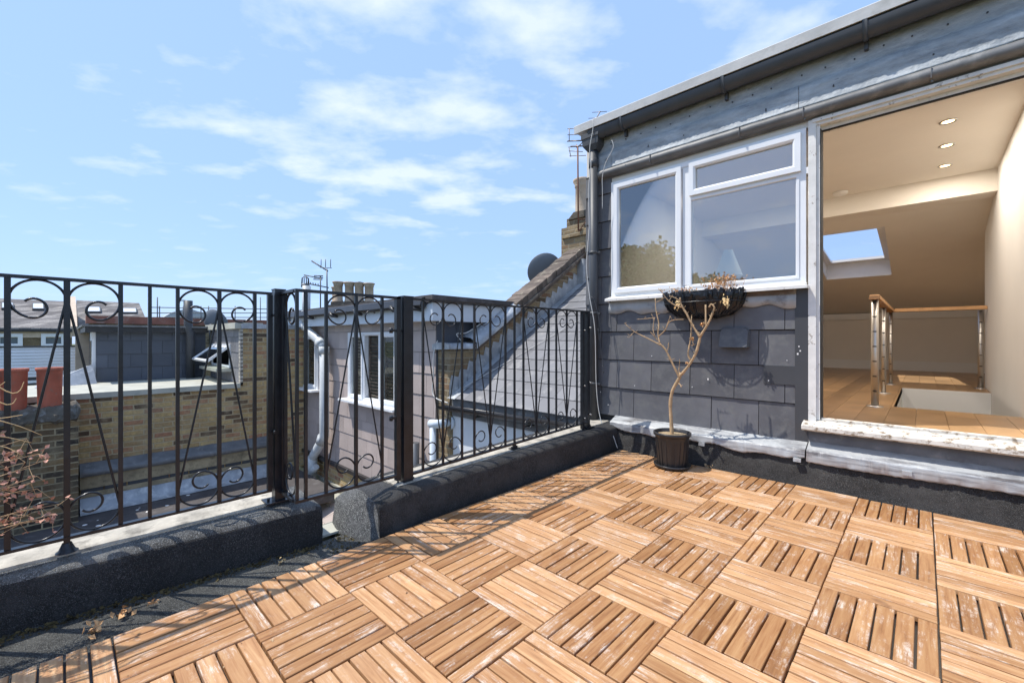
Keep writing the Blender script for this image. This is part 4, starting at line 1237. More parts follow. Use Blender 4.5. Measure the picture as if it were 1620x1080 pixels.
# stepped lead flashing against the slates
m = MB(); st = 0
y = 1.50
while y < 4.1:
    y2 = y + .135; top = sz2(y) + .02 + .24
    m.quad((CX1 + .006, y, sz2(y) + .01), (CX1 + .006, y2 + .01, sz2(y2) + .015), (CX1 + .006, y2, top - .02), (CX1 + .006, y + .03, top + random.uniform(-.01, .01)), (CX1 + .006, y, top - .10))
    y = y2
m.quad((CX1 + .006, 1.48, sz2(1.48) + .016), (CX1 + .13, 1.48, sz2(1.48) + .018), (CX1 + .13, 4.2, sz2(4.2) + .018), (CX1 + .006, 4.2, sz2(4.2) + .016))
m.build('stepped_flashing', 'lead', pw)
cable([(CX0 + .02, 1.50, .87), (CX0 + .0, 1.46, .72), (CX0 - .01, 1.46, .45), (CX0 + .02, 1.44, .22), (CX1 + .06, 1.44, .16)], 'pale cable hanging down the front end of the sloping party wall', .007)
cable([(-4.1, 1.75, .87), (-4.12, 1.70, .95), (-4.10, 1.85, .97), (-4.13, 2.2, 1.14), (-4.13, 2.5, 1.33)], 'thin cable lying on the lead coping', .006)

def chimney_pot(parent, c, r_, h, mat='buff_pot', name='chimney_pot'):
    mb = MB(); mb.lathe(c, [(r_ * 1.05, 0), (r_ * 1.05, h * .06), (r_ * .95, h * .09), (r_ * .92, h * .78), (r_ * 1.02, h * .80), (r_ * 1.02, h * .85), (r_ * 1.0, h * .87), (r_ * 1.22, h * .93), (r_ * 1.25, h * .98), (r_ * 1.1, h), (r_ * .8, h), (r_ * .75, h * .7)], 24)
    return mb.build(name, mat, parent)
ch = thing('chimney', 'weathered brick chimney with one buff pot rising behind the downpipe', 'chimney', (-4.13, 4.4, 1.8))
ztop = at(900, 348, y=4.4).z
m = MB(); m.box(-4.45, -3.8, 4.22, 4.9, 1.4, ztop - .18); m.box(-4.42, -3.8, 4.18, 4.9, ztop - .36, ztop - .26); m.box(-4.36, -3.8, 4.25, 4.9, ztop - .17, ztop - .03); m.box(-4.36, -3.8, 4.24, 4.9, 1.4, 2.35)
m.build('stack', 'old_brick', ch)
m = MB(); m.prism([(-4.32, ztop - .06), (-3.8, ztop - .06), (-3.85, ztop + .04), (-4.2, ztop + .05)], 'y', 4.22, 4.85); m.build('flaunching', 'mortar_cap', ch)
pc = at(918, 340, y=4.5); phh = at(918, 287, y=4.5).z - ztop
chimney_pot(ch, (pc.x + .04, 4.5, ztop), .125, phh + .02)
m = MB(); m.box(-4.02, -3.9, 4.06, 4.16, 1.75, 2.15); 
m.quad((CX1 + .01, 4.14, 1.72), (XD, 4.14, 1.72), (XD, 4.20, 2.05), (CX1 + .01, 4.20, 2.05)); m.build('lead_flashing', 'lead', ch)

def yagi(parent, mid, d, n, ln, up=None, thick=.006, mat='aluminium', spread=.34, vert=True):
    mb = MB(); d = Vector(d).normalized(); e = Vector((0, 0, 1)) if vert else d.cross(Vector((0, 0, 1))).normalized()
    a = Vector(mid) - d * ln / 2; mb.tube([a, a + d * ln], thick, 6)
    for k in range(n):
        p_ = a + d * ln * (k + .5) / n; l = spread * (1 - .35 * k / n)
        mb.tube([p_ - e * l / 2, p_ + e * l / 2], thick * .55, 5)
    return mb.build('antenna', mat, parent)
am = thing('tv_aerial', 'rusty mast with two television aerials strapped to the chimney by the downpipe', 'aerial', at(915, 365, y=4.15))
zb = at(915, 365, y=4.15); ztm = at(914, 232, y=4.15)
MB().tube([zb, ztm], .013, 8).build('mast', 'rust', am)
m = MB(); m.bar(zb + Vector((0, 0, .18)), zb + Vector((.18, .1, .18)), .03, .01); m.bar(zb + Vector((0, 0, .02)), zb + Vector((.1, .1, .02)), .03, .01); m.bar(zb + Vector((.0, 0, -.02)), zb + Vector((.12, .05, .16)), .02, .01); m.build('bracket', 'rust', am)
m = MB()
def seg(a, b, r_=.006, Yv=4.15): m.tube([at(*a, y=Yv), at(*b, y=Yv)], r_, 5)
for y_ in (204, 213.5, 223): seg((898, y_), (921, y_ - 1), .006)
seg((900.5, 203), (900.5, 224), .007)
seg((897, 224), (923, 223), .006)
for (a, b) in (((899, 233), (925, 231)), ((900, 239), (922, 240)), ((901, 247), (927, 246)), ((900, 233), (903, 248)), ((912, 228), (912, 234))): seg(a, b, .006)
m.tube([at(903, 232, y=4.15), at(923, 231, y=4.15)], .012, 6)
m.build('antenna', 'aluminium', am)
m = MB()
seg((938, 197), (950, 176), .008)
for (a, b) in (((937, 178), (960, 176.5)), ((931, 187.5), (955, 186)), ((927, 196), (940, 195.5))): seg(a, b, .005)
seg((938, 197), (921, 226), .008); seg((921, 226), (914, 233), .009)
m.build('antenna', 'aluminium', am)

# satellite dish behind the coping
def dish(c, r_, look, label, mat='dish_grey'):
    t_ = thing('satellite_dish', label, 'satellite dish', c)
    mb = MB(); rot = Vector(look).normalized().to_track_quat('Z', 'Y').to_matrix().to_4x4(); M = Matrix.Translation(c) @ rot
    prof_ = [(0, 0), (r_ * .4, r_ * .04), (r_ * .75, r_ * .14), (r_, r_ * .25), (r_ * 1.01, r_ * .27), (r_ * .99, r_ * .27), (r_ * .7, r_ * .15)]
    k = MB(); k.lathe((0, 0, 0), prof_, 32)
    mb.add([M @ p for p in k.v], k.f, 0, True); mb.build('reflector', mat, t_)
    mb = MB(); mb.tube([M @ Vector((0, 0, 0)), M @ Vector((0, 0, -.10)), M @ Vector((0, 0, -.10)) + Vector((0, 0, -.5))], .018, 8); mb.tube([M @ Vector((0, -r_ * .9, r_ * .2)), M @ Vector((0, -r_ * .3, r_ * .9))], .012, 6); mb.build('mount', 'pole', t_)
dish(at(864, 430, x=-4.60), .30, (-.9, .55, .45), 'grey satellite dish back showing above the sloping coping')

# --- neighbour dormer with mauve tiles
nd_ = thing('neighbour_dormer', 'mauve tiled dormer with white fascia and shuttered windows beyond the gate', 'dormer', (-5.5, 1.5, 0))
YN = 1.5; NX0, NX1 = -9.3, -4.262; NZ0, NZ1 = -1.13, 1.12
def q(px, py, dy=0): return at(px, py, y=YN + dy)
w1a, w1b = q(466, 530), q(505, 628)
W2 = (q(553, 525).x, q(634, 640).x)
zA = q(560, 526).z; zB = q(570, 632).z
zA1 = q(490, 530).z; zB1 = q(490, 613).z
holes = [(w1a.x, w1b.x, zB1, zA1), (W2[0], W2[1], zB, zA)]
m = MB(); tiles(m, 'y', YN, NX0, NX1, NZ0, NZ1, .265, .30, -1, holes=holes, lap=.010, off=-4.3, jitter=.001)
m.build('tile_cladding', 'mauve_tile', nd_)
m = MB(); tiles(m, 'x', NX1, YN, 6, .3, 1.20, .265, .30, 1, lap=.01, off=1.5); m.build('tile_cladding', 'dark_tile', nd_, 'dark tiled side cheek of the dormer')
m = MB(); m.box(NX0, NX1 - .002, YN + .002, YN + .012, NZ0, NZ1 + .1)
for (a, b, c, d) in ():
    pass
m = MB()
hs_ = sorted(holes)
xs = NX0
for (a, b, c, d) in hs_:
    m.box(xs, a, YN + .002, YN + .10, NZ0, 1.25); m.box(a, b, YN + .002, YN + .10, NZ0, c); m.box(a, b, YN + .002, YN + .10, d, 1.25); xs = b
m.box(xs, NX1 - .003, YN + .002, YN + .10, NZ0, 1.25); m.box(NX1 - .1, NX1 - .003, YN + .1, 6, .0, 1.25)
m.box(NX0, NX1 - .1, 3.0, 3.05, NZ0, 1.25)
m.build('wall', 'lead_dark', nd_)
m = MB(); zf0, zf1 = 1.10, 1.31
m.box(NX0, NX1 + .16, YN - .17, YN + .02, zf0, zf1); m.box(NX1 - .02, NX1 + .16, YN + .02, 6, zf0, zf1 - .002); m.build('fascia', 'fascia_white', nd_)
m = MB(); m.box(NX0, NX1 + .20, YN - .20, 6.2, zf1 + .002, zf1 + .085); m.build('roof', 'felt', nd_)
m = MB(); m.prism([(YN - .27, zf1 - .03), (YN - .25, zf1 + .05), (YN - .19, zf1 + .07), (YN - .19, zf1 - .05), (YN - .24, zf1 - .06)], 'x', NX0, NX1 + .06); gx = m.build('gutter', 'black_plastic', nd_)
for px in (488, 525, 563, 622, 655):
    p_ = at(px, 490, y=YN - .26); m = MB(); m.tube([(p_.x - .05, YN - .27, zf1 - .02), (p_.x, YN - .26, zf1 - .07), (p_.x + .06, YN - .20, zf1 - .08)], .022, 8); m.build('gutter_bracket', 'black_plastic', gx)
def shutter_window(x0, x1, z0, z1, lights, sill=True):
    mb = MB(); n = len(lights)
    frame(mb, x0, x1, z0, z1, .05, YN - .03, YN + .05)
    wv_ = (x1 - x0 - .1) / n
    for i in range(1, n): mb.box(x0 + .05 + wv_ * i - .028, x0 + .05 + wv_ * i + .028, YN - .029, YN + .05, z0 + .05, z1 - .05)
    w_ = mb.build('window', 'upvc', nd_)
    for i in range(n):
        a, b = x0 + .05 + wv_ * i + .02, x0 + .05 + wv_ * (i + 1) - .02
        if lights[i] != 'open':
            mb = MB(); frame(mb, a, b, z0 + .03, z1 - .03, .045, YN - .045, YN + .0); mb.build('casement', 'upvc', w_)
            mb = MB(); mb.box(a + .03, b - .03, YN - .012, YN - .008, z0 + .06, z1 - .06); mb.build('pane', 'glass_clear', w_)
        mb = MB(); z = z0 + .07
        while z < z1 - .06:
            mb.quad((a + .05, YN + .035, z + .03), (b - .05, YN + .035, z + .03), (b - .05, YN + .060, z), (a + .05, YN + .060, z)); z += .048
        mb.box(a + .02, a + .05, YN + .03, YN + .06, z0 + .05, z1 - .05); mb.box(b - .05, b - .02, YN + .03, YN + .06, z0 + .05, z1 - .05)
        mb.build('shutter', 'cope_tile', w_)
    if sill:
        mb = MB(); mb.cbox(x0 - .06, x1 + .06, YN - .16, YN, z0 - .035, z0 - .001, .005); mb.build('sill', 'upvc', w_)
shutter_window(w1a.x, w1b.x, zB1, zA1, ['open', 'x'])
shutter_window(W2[0], W2[1], zB, zA, ['x', 'open', 'x'])
m = MB(); m.box(NX0, NX1, YN - .06, YN, NZ0 - .05, NZ0 + .005); m.build('cill_trim', 'black_plastic', nd_)
# brickwork and lean to below
m = MB(); m.box(NX0, NX1, YN + .02, YN + .3, -6, NZ0 - .05); m.build('brickwork', 'stock_brick', nd_)

# white soil pipe
sp_ = thing('soil_pipe', 'pale grey soil pipe with offset bends and vent cage in front of the mauve tiles', 'pipe', at(513, 690, y=YN - .12))
yp = YN - .14
def pp(px, py, dy=0): return at(px, py, y=yp + dy)
m = MB()
m.tube([pp(485, 452), pp(484, 515)], .068, 16)
m.tube([pp(485, 515), pp(488, 524), pp(507, 541), pp(513, 552)], .072, 16)
m.tube([pp(513, 548), pp(513, 690), pp(510, 700)], .074, 16)
m.tube([pp(511, 694), pp(495, 722), pp(492, 732)], .072, 16)
m.tube([pp(493, 728), pp(492, 800)], .074, 16)
m.build('pipe', 'pale_plastic', sp_)
m = MB()
for a, b in (((484.5, 492), (484.5, 502)), ((484, 512), (485, 521)), ((506, 540), (510, 546)), ((513, 548), (513, 560)), ((511, 690), (508, 700)), ((494, 722), (493, 750))): m.tube([pp(*a), pp(*b)], .084, 16)
m.tube([pp(500, 738), pp(493, 748)], .05, 14)
m.each('collar', 'pale_plastic', sp_)
m = MB()
a = pp(483, 449); m.tube([a, a + Vector((0, 0, -.06))], .07, 16)
for k in range(10):
    t = 2 * math.pi * k / 10; m.tube([a + Vector((.062 * math.cos(t), .062 * math.sin(t), 0)), a + Vector((.055 * math.cos(t), .055 * math.sin(t), .10)), a + Vector((.02 * math.cos(t), .02 * math.sin(t), .13))], .006, 4)
m.build('vent_cage', 'pole', sp_)
# dark pipe and lean-to roof below the gap
m = MB(); p_ = at(655, 720, y=YN - .1); m.tube([at(657, 700, y=YN - .1), at(655, 900, y=YN - .1)], .05, 12); m.box(p_.x - .10, p_.x + .10, YN - .15, YN - .05, -1.72, -1.68)
tag(m.build('downpipe', 'pole'), 'dark grey downpipe on the yellow brick wall seen through the gate gap', 'pipe')
lt = thing('lean_to_roof', 'low tiled lean to roof with lead flashing glimpsed under the gate', 'roof', (-5, 1.2, -1.8))
m = MB(); y = YN + .0; zz = -1.62
for r in range(12):
    for k in range(18):
        x = -7.6 + k * .26 - (.13 if r % 2 else 0)
        m.add([(x, y - .24, zz - .085 + .012), (x + .255, y - .24, zz - .085 + .012), (x + .255, y, zz + .002), (x, y, zz + .002), (x, y - .24, zz - .10), (x + .255, y - .24, zz - .10)], [(0, 1, 2, 3), (4, 5, 1, 0)])
    y -= .235; zz -= .083
m.build('tiles', 'mauve_tile', lt)
m = MB(); m.box(-9, -4.2, YN - .02, YN + .018, -1.65, -1.50); m.quad((-9, YN - .02, -1.60), (-4.2, YN - .02, -1.60), (-4.2, YN - .16, -1.66), (-9, YN - .16, -1.66)); m.build('lead_flashing', 'roof_lead_pale', lt)

# --- flat felt roof + long brick wall + raised part
fr = thing('flat_roof', 'dark grey felt flat roof scattered with pale droppings, beyond the long railing', 'flat roof', (-5, -1, -1.4))
m = MB(); m.box(-8.4, -2.36, -9, .20, -1.6, -1.42); m.box(-8.4, -6.6, .20, 1.3, -1.6, -1.4205); m.build('felt', 'felt', fr)
m = MB()
for k in range(60):
    x = random.uniform(-7.9, -5.5); y = random.uniform(-2.5, -.2); s_ = random.uniform(.008, .028)
    m.lathe((x, y, -1.4195), [(0, .003), (s_ * .7, .002), (s_, .0)], 7)
m.build('droppings', 'white_flake', fr)
m = MB(); m.box(-6.6, -2.4, .20, .28, -1.6, -1.36); m.build('edge_kerb', 'lead_dark', fr)
BX = -8.3
bw = thing('brick_wall', 'yellow stock brick boundary wall with lead ledge and raised right hand end', 'wall', (BX, -2, -1.4))
zt = .12
yR = .50
m = MB(); m.box(BX - .25, BX, -9, yR, -1.45, zt - .02); m.box(BX - .25, BX, yR, 1.9, -1.45, 1.06); m.build('brickwork', 'stock_brick', bw)
m = MB(); m.box(BX + .001, BX + .14, -1.44, .9, -1.36, -.90); m.build('lower_brickwork', 'stock_brick', bw)
m = MB(); secs = []
for k in range(20):
    y = -1.44 + 2.36 * k / 19; e = random.uniform(-.006, .006)
    secs.append([(BX + .003, y, -.80 + e), (BX + .03, y, -.81), (BX + .05, y, -.86 + e), (BX + .19, y, -.88), (BX + .20, y, -.95 + e), (BX + .19, y, -.955)])
loft(m, secs, caps=True); m.build('lead_ledge', 'lead_dark', bw)
m = MB(); m.box(BX + .141, BX + .165, -1.44, .9, -1.12, -.957); m.build('concrete_band', 'cement', bw)
m = MB(); m.box(BX + .141, BX + .170, -1.44, .9, -1.235, -1.17); m.build('concrete_band', 'cement', bw)
m = MB(); y = -1.43
while y < .9: m.box(BX + .141, BX + .160, y, min(y + .215, .9), -1.168, -1.122); y += .235
m.build('dark_brick_course', 'grey_trim', bw)
m = MB(); secs = []
for k in range(20):
    y = -1.44 + 2.36 * k / 19; e = random.uniform(-.008, .008)
    secs.append([(BX + .145, y, -1.236), (BX + .19, y, -1.24), (BX + .22, y, -1.36 + e), (BX + .36, y, -1.412 + e * .3)])
loft(m, secs, caps=False); m.build('lead_flashing', 'lead', bw)
m = MB(); m.box(BX - .30, BX + .03, yR - .03, 1.9, 1.06, 1.14); m.build('lead_cap', 'lead', bw)
# verge mortar along the tower edge
m = MB()
for k in range(14):
    z = .16 + k * .065; m.box(BX - .08, BX + .012, yR - .045, yR - .003, z, z + .05)
m.build('verge_mortar', 'concrete', bw)
# flat roof of that building + cap strip
bb = thing('tiled_roof_room', 'low dark blue grey tiled rooftop room with black fascia and grey side cheek', 'rooftop room', (-10.4, -.4, zt))
m = MB(); m.box(-10.5, BX - .0 + .03, -9, yR - .05, zt - .05, zt + .012); m.box(BX - .02, BX + .045, -9, yR - .05, zt - .045, zt + .03); m.build('flat_roof', 'roof_lead_pale', bb)
XB = -10.4
yb0, yb1 = at(152, 590, x=XB).y, at(325, 590, x=XB).y
ztb = at(240, 526, x=XB).z
m = MB(); tiles(m, 'x', XB, yb0, yb1, zt + .012, ztb, .24, .30, 1, lap=.01, off=yb0); m.build('tile_cladding', 'dark_tile', bb)
m = MB(); m.box(XB - 3, XB - .002, yb0, yb1, zt, ztb + .08); m.build('wall', 'grey_trim', bb)
m = MB(); m.box(XB - 3.1, XB + .16, yb0 - .14, yb1 + .02, ztb, ztb + .09); m.build('fascia', 'black_plastic', bb)
m = MB(); m.box(XB - 3.1, XB + .20, yb0 - .18, yb1 + .05, ztb + .093, ztb + .125); m.build('roof', 'lead_dark', bb)
# cheek facing us, right
m = MB(); ck0, ck1 = XB + .01, BX - .01
ho = (at(341, 590, y=yR).x, at(368, 590, y=yR).x, at(350, 575, y=yR).z, at(350, 547, y=yR).z)
tiles(m, 'y', yR - .03, ck0, ck1, zt + .012, at(355, 514, y=yR).z, .26, .30, -1, holes=[ho], lap=.008, off=ck0)
m.build('tile_cladding', 'slate', bb, 'pale grey tiled cheek with a small window')
m = MB(); m.box(ck0, ho[0], yR - .03, yR + .3, zt, 1.10); m.box(ho[1], ck1, yR - .03, yR + .3, zt, 1.10); m.box(ho[0], ho[1], yR - .03, yR + .3, ho[3], 1.10); m.box(ho[0], ho[1], yR - .03, yR + .3, zt, ho[2]); m.box(ck0, ck1, yR + .3, yR + .32, zt, 1.1); m.build('cheek_wall', 'dark_inside', bb)
m = MB(); m.box(ck0 - .05, ck1 + .02, yR - .12, yR + .3, 1.06, 1.16); m.build('cheek_cap', 'roof_lead_pale', bb)
m = MB(); hz = (ho[2] + ho[3]) / 2
xm = (ho[0] + ho[1]) / 2
M = Matrix.Translation((0, yR - .05, ho[3])) @ Matrix.Rotation(R(-52), 4, 'X')
f_ = MB(); frame(f_, ho[0] + .02, ho[1] - .02, -.42, 0, .05, -.02, .02)
m.add([M @ p_ for p_ in f_.v], f_.f); ow = m.build('open_window', 'upvc', bb)
m = MB(); k_ = MB(); k_.box(ho[0] + .06, ho[1] - .06, -.004, .004, -.38, -.04); m.add([M @ p_ for p_ in k_.v], k_.f); m.build('pane', 'glass', ow)
m = MB(); frame(m, ho[0] - .04, ho[1] + .04, ho[2] - .04, ho[3] + .04, .04, yR - .06, yR + .02); m.build('window_frame', 'upvc', bb)
m = MB(); m.box(ho[0] - .1, ho[1] + .1, yR - .25, yR - .02, ho[2] - .10, ho[2] - .05); m.build('window_sill', 'roof_lead_pale', bb)
m = MB(); p_ = at(301, 560, x=XB + .15); m.tube([(p_.x, p_.y, zt), (p_.x, p_.y, 1.0), (p_.x, p_.y - .03, 1.06), (p_.x, p_.y - .03, 1.62)], .07, 14); m.build('flue_pipe', 'grey_trim', bb)
# door with white frame at left side of the rooftop room
m = MB(); m.box(XB - .75, XB - .05, yb0 - .05, yb0 - .002, zt, ztb); dd = m.build('door', 'upvc', bb)
m = MB(); m.box(XB - .65, XB - .15, yb0 - .06, yb0 - .051, zt + .15, ztb - .15); m.build('door_pane', 'glass', dd)
m = MB(); m.tube([(XB - .05, yb0 - .12, zt), (XB - .05, yb0 - .12, zt + .3)], .02, 8); m.build('bollard_pipe', 'upvc', bb)
# hipped lead skirt left of it
m = MB(); m.prism([(-9.9 - .0, zt + .012), (-8.6, zt + .012), (-9.6, zt + .40), (-9.9, zt + .42)], 'y', yb0 - .9, yb0 - .85) if False else m.add([(-9.9, yb0 - .70, zt + .013), (-10.1, yb0 + .0, zt + .013), (-10.35, yb0 - .05, zt + .33), (-10.5, yb0 - .70, zt + .013)], [(0, 1, 2), (0, 2, 3), (0, 3, 1)])
m.build('lead_skirt', 'lead', bb)
# reddish parapet behind
m = MB(); XP = -13.6
pa, pb = at(141, 505, x=XP), at(440, 500, x=XP)
m.box(XP - .3, XP, pa.y, pb.y + 2.2, -.5, at(250, 512, x=XP).z - .02); 
pw2 = thing('parapet_wall', 'distant brick parapet with rusty red coping behind the tiled rooftop room', 'parapet wall', (XP, -1, 0))
m.build('brickwork', 'old_brick', pw2)
m = MB(); m.box(XP - .36, XP + .06, pa.y - .05, pb.y + 2.2, at(250, 512, x=XP).z - .018, at(250, 502, x=XP).z); m.build('coping', 'coping_red', pw2)
dish(at(337, 512, x=-12.6), .34, (-.6, .9, .35), 'small dark satellite dish above the black fascia of the rooftop room')

# --- brick chimney stack with two terracotta pots near left
cs = thing('chimney_stack', 'dark sooty brick chimney stack in front of the boundary wall, topped with two red pots', 'chimney', (-7.95, -1.9, -1.4))
m = MB(); m.box(BX - .3, -7.75, -3.6, -1.46, -1.45, -.06); m.build('stack', 'stack_brick', cs)
m = MB(); secs = []
for k in range(60):
    y = -3.62 + 2.18 * k / 59; f = 1 if k not in (0, 59) else .3; row = []
    for i, (x, z) in enumerate([(-7.73, -.14), (-7.71, -.10), (-7.74, -.05), (-7.78, -.02), (-7.84, .03), (-7.92, .05), (-8.0, .06), (-8.1, .07), (-8.25, .06), (-8.4, .02), (-8.62, -.08)]):
        row.append((x + random.uniform(-.02, .02), y, z * f + random.uniform(-.022, .022)))
    secs.append(row)
loft(m, secs, sm=False); m.build('mortar_cap', 'mortar_cap', cs)
for (pxl, pxr) in ((0, 43), (57, 100), (-62, -16)):
    xc = -7.98; a, b = at(pxl, 640, x=xc), at(pxr, 640, x=xc); yc_ = (a.y + b.y) / 2; r_ = .113
    h = at(78, 581, x=xc).z - .0
    m = MB(); m.lathe((xc, yc_, .0), [(r_ * .93, -.02), (r_ * .95, .1), (r_ * 1.02, h - .05), (r_ * 1.04, h - .045), (r_ * 1.12, h - .028), (r_ * 1.12, h), (r_ * .98, h), (r_ * .9, h - .1), (r_ * .9, .1)], 30)
    m.build('chimney_pot', 'terracotta', cs)

# --- white horizontally boarded screen and wooden panel
m = MB(); XS = -14
ya, yb_ = at(-60, 560, x=XS).y, at(121, 560, x=XS).y
zt_, zb_ = at(60, 549, x=XS).z, -.6
z = zb_
sc = thing('screen_fence', 'white screen of narrow horizontal boards behind the red chimney pots', 'fence', (XS, -4, -.6))
n_ = 0
while z < zt_ - .02:
    m.add([(XS, ya, z), (XS, yb_, z), (XS + .016, yb_, z + .004), (XS + .016, ya, z + .004), (XS + .004, yb_, z + .062), (XS + .004, ya, z + .062)], [(0, 1, 2, 3), (3, 2, 4, 5)]); z += .066
m.box(XS - .03, XS - .002, ya, yb_, zb_, zt_); m.build('boards', 'siding', sc)
m = MB(); m.box(XS - .05, XS + .03, ya, yb_, zt_, zt_ + .03); m.build('cap_rail', 'grey_trim', sc)
m = MB(); a, b = at(-60, 612, x=-12.5), at(112, 612, x=-12.5); m.box(-12.6, -12.5, a.y, b.y, a.z - .12, a.z); m.box(-12.6, -12.5, a.y, b.y, a.z + .06, a.z + .12); tag(m.build('low_rail', 'grey_trim'), 'dark low rail at the foot of the white boarded screen', 'rail')
m = MB(); a, b = at(119, 590, x=-13.2), at(142, 590, x=-13.2); zt2 = at(130, 532, x=-13.2).z
m.box(-13.25, -13.2, a.y, b.y, -.5, zt2)
for k in range(5): m.box(-13.2, -13.19, a.y, b.y, -.5 + k * .33, -.5 + k * .33 + .31)
tag(m.build('plywood_panel', 'panel_wood'), 'tan boarded panel between the white screen and the tiled rooftop room', 'panel')

# --- far terrace houses, left
def far_house(X, px0, px1, pyr, pye, label, wins, lights, slope=4.5, mat='slate_far', bot=-7.4):
    a, b = at(px0, 500, x=X), at(px1, 500, x=X)
    zr, ze = at(px1, pyr, x=X - slope).z, at((px0 + px1) / 2, pye, x=X).z
    t_ = thing('terraced_house', label, 'house', (X, (a.y + b.y) / 2, bot))
    mb = MB(); mb.box(X - 7, X, a.y, b.y, bot, ze - .05); mb.build('wall', 'far_brick', t_)
    mb = MB(); mb.prism([(X + .15, ze), (X - slope, zr), (X - 2 * slope, ze), (X - 2 * slope, ze - .1), (X + .15, ze - .1)], 'y', a.y, b.y); mb.build('roof', mat, t_)
    mb = MB(); mb.box(X + .02, X + .2, a.y, b.y, ze - .16, ze - .06); mb.build('gutter', 'black_plastic', t_)
    mb = MB(); mb.box(X + .001, X + .06, a.y, b.y, ze - .42, ze - .17); mb.build('eaves_board', 'panel_wood', t_)
    for (x0, x1, y0, y1) in wins:
        p0, p1 = at(x0, y1, x=X + .05), at(x1, y0, x=X + .05)
        mb = MB()
        k = MB(); frame(k, p0.y, p1.y, p0.z, p1.z, .14, -.05, .05)
        mb.add([Vector((X + .05 - p_.y, p_.x, p_.z)) for p_ in k.v], k.f); w_ = mb.build('window', 'upvc', t_)
        mb = MB(); mb.box(X + .012, X + .02, p0.y + .1, p1.y - .1, p0.z + .1, p1.z - .1); mb.build('pane', 'glass_dark', w_)
    for (x0, x1, y0, y1) in lights:
        # rooflight lying on the slope
        ts = (zr - ze) / slope
        def onr(px, py):
            d = ray(px, py); t = (ze - CAM.z + ts * (X - CAM.x)) / (d.z + ts * d.x); return CAM + d * t
        P_ = [onr(x0, y1), onr(x1, y1), onr(x1, y0), onr(x0, y0)]
        up = Vector((ts, 0, 1)).normalized()
        P_[2] = P_[1] + (P_[3] - P_[0])
        mb = MB(); mb.add([p_ for p_ in P_] + [p_ + up * .12 for p_ in P_], [(4, 5, 6, 7), (0, 1, 5, 4), (1, 2, 6, 5), (2, 3, 7, 6), (3, 0, 4, 7)]); r_ = mb.build('rooflight', 'grey_trim', t_)
        c_ = sum(P_, Vector()) / 4
        mb = MB(); mb.add([c_ + (p_ - c_) * .82 + up * .125 for p_ in P_], [(0, 1, 2, 3)]); mb.build('pane', 'rooflight_glass', r_)
    return t_
m_, n__, b__ = newmat('glass_dark'); b__.inputs['Base Color'].default_value = (.10, .13, .14, 1); b__.inputs['Roughness'].default_value = .08
m_, n__, b__ = newmat('rooflight_glass'); b__.inputs['Base Color'].default_value = (.75, .80, .85, 1); b__.inputs['Roughness'].default_value = .10
far_house(-28, -120, 114, 477, 518, 'brick terraced house at far left with mottled slate roof and white windows',
          [(-8, 36, 528, 549), (65, 104, 528, 549)], [(2, 22, 482, 491), (51, 70, 483, 492)])
far_house(-31, 124, 236, 480, 517, 'second terraced house with two pale rooflights, behind the tiled rooftop room', [], [(134, 160, 488, 496), (193, 217, 490, 497)])
ph = thing('party_stack', 'narrow rendered party upstand between the two far slate roofs', 'party wall', (-29, -3, 0))
a, b = at(112, 500, x=-28.5), at(122, 500, x=-28.5)
m = MB(); m.prism([(-28.0, at(117, 516, x=-28).z), (-32.0, at(117, 469, x=-32).z), (-33.5, 1), (-28, 1)], 'y', a.y, b.y); m.build('upstand', 'panel_wood', ph)
m = MB(); m.add([Vector((-28.9, b.y, 1.0)), Vector((-28.9, b.y, 1.2))], []); 
# scaffold and tarps far centre-left
sf = thing('scaffold', 'thin scaffold rails and uprights on the skyline beyond the long railing', 'scaffold', (-24, 2, 0))
m = MB(); XF = -24
for y_ in (486, 495, 502):
    m.tube([at(236, y_, x=XF), at(440, y_ + (3 if y_ < 490 else 0), x=XF)], .020, 5)
for px in (249, 252.5, 290, 318, 372, 412, 330): m.tube([at(px, 470 if px in (249, 412) else 484, x=XF), at(px, 530, x=XF)], .022, 5)
m.build('tube', 'pole', sf)
m = MB(); pts_t = [(258, 502), (272, 494), (288, 490), (300, 488), (312, 492), (330, 496), (348, 502), (348, 520), (258, 520)]
k = len(m.v)
for dx in (0, -.8):
    for (px, py) in pts_t: m.v.append(at(px, py, x=XF - 1) + Vector((dx, 0, 0)))
n_ = len(pts_t); m.face(range(n_)); m.face(range(2 * n_ - 1, n_ - 1, -1))
for i in range(n_): m.face((i, (i + 1) % n_, n_ + (i + 1) % n_, n_ + i))
tag(m.build('tarpaulin', 'tarp'), 'grey tarpaulin heap behind the scaffold rails', 'tarpaulin')
m = MB(); p_ = at(291, 505, x=-22); m.tube([p_, at(291, 476, x=-22)], .02, 6)
for d_ in (-1, 1): m.tube([at(291 - 5, 475 + d_ * .7, x=-22), at(291 + 5, 476 + d_ * .7, x=-22)], .012, 5)
tag(m.build('tv_aerial', 'pole'), 'small far aerial on the skyline left of the dark flue', 'aerial')

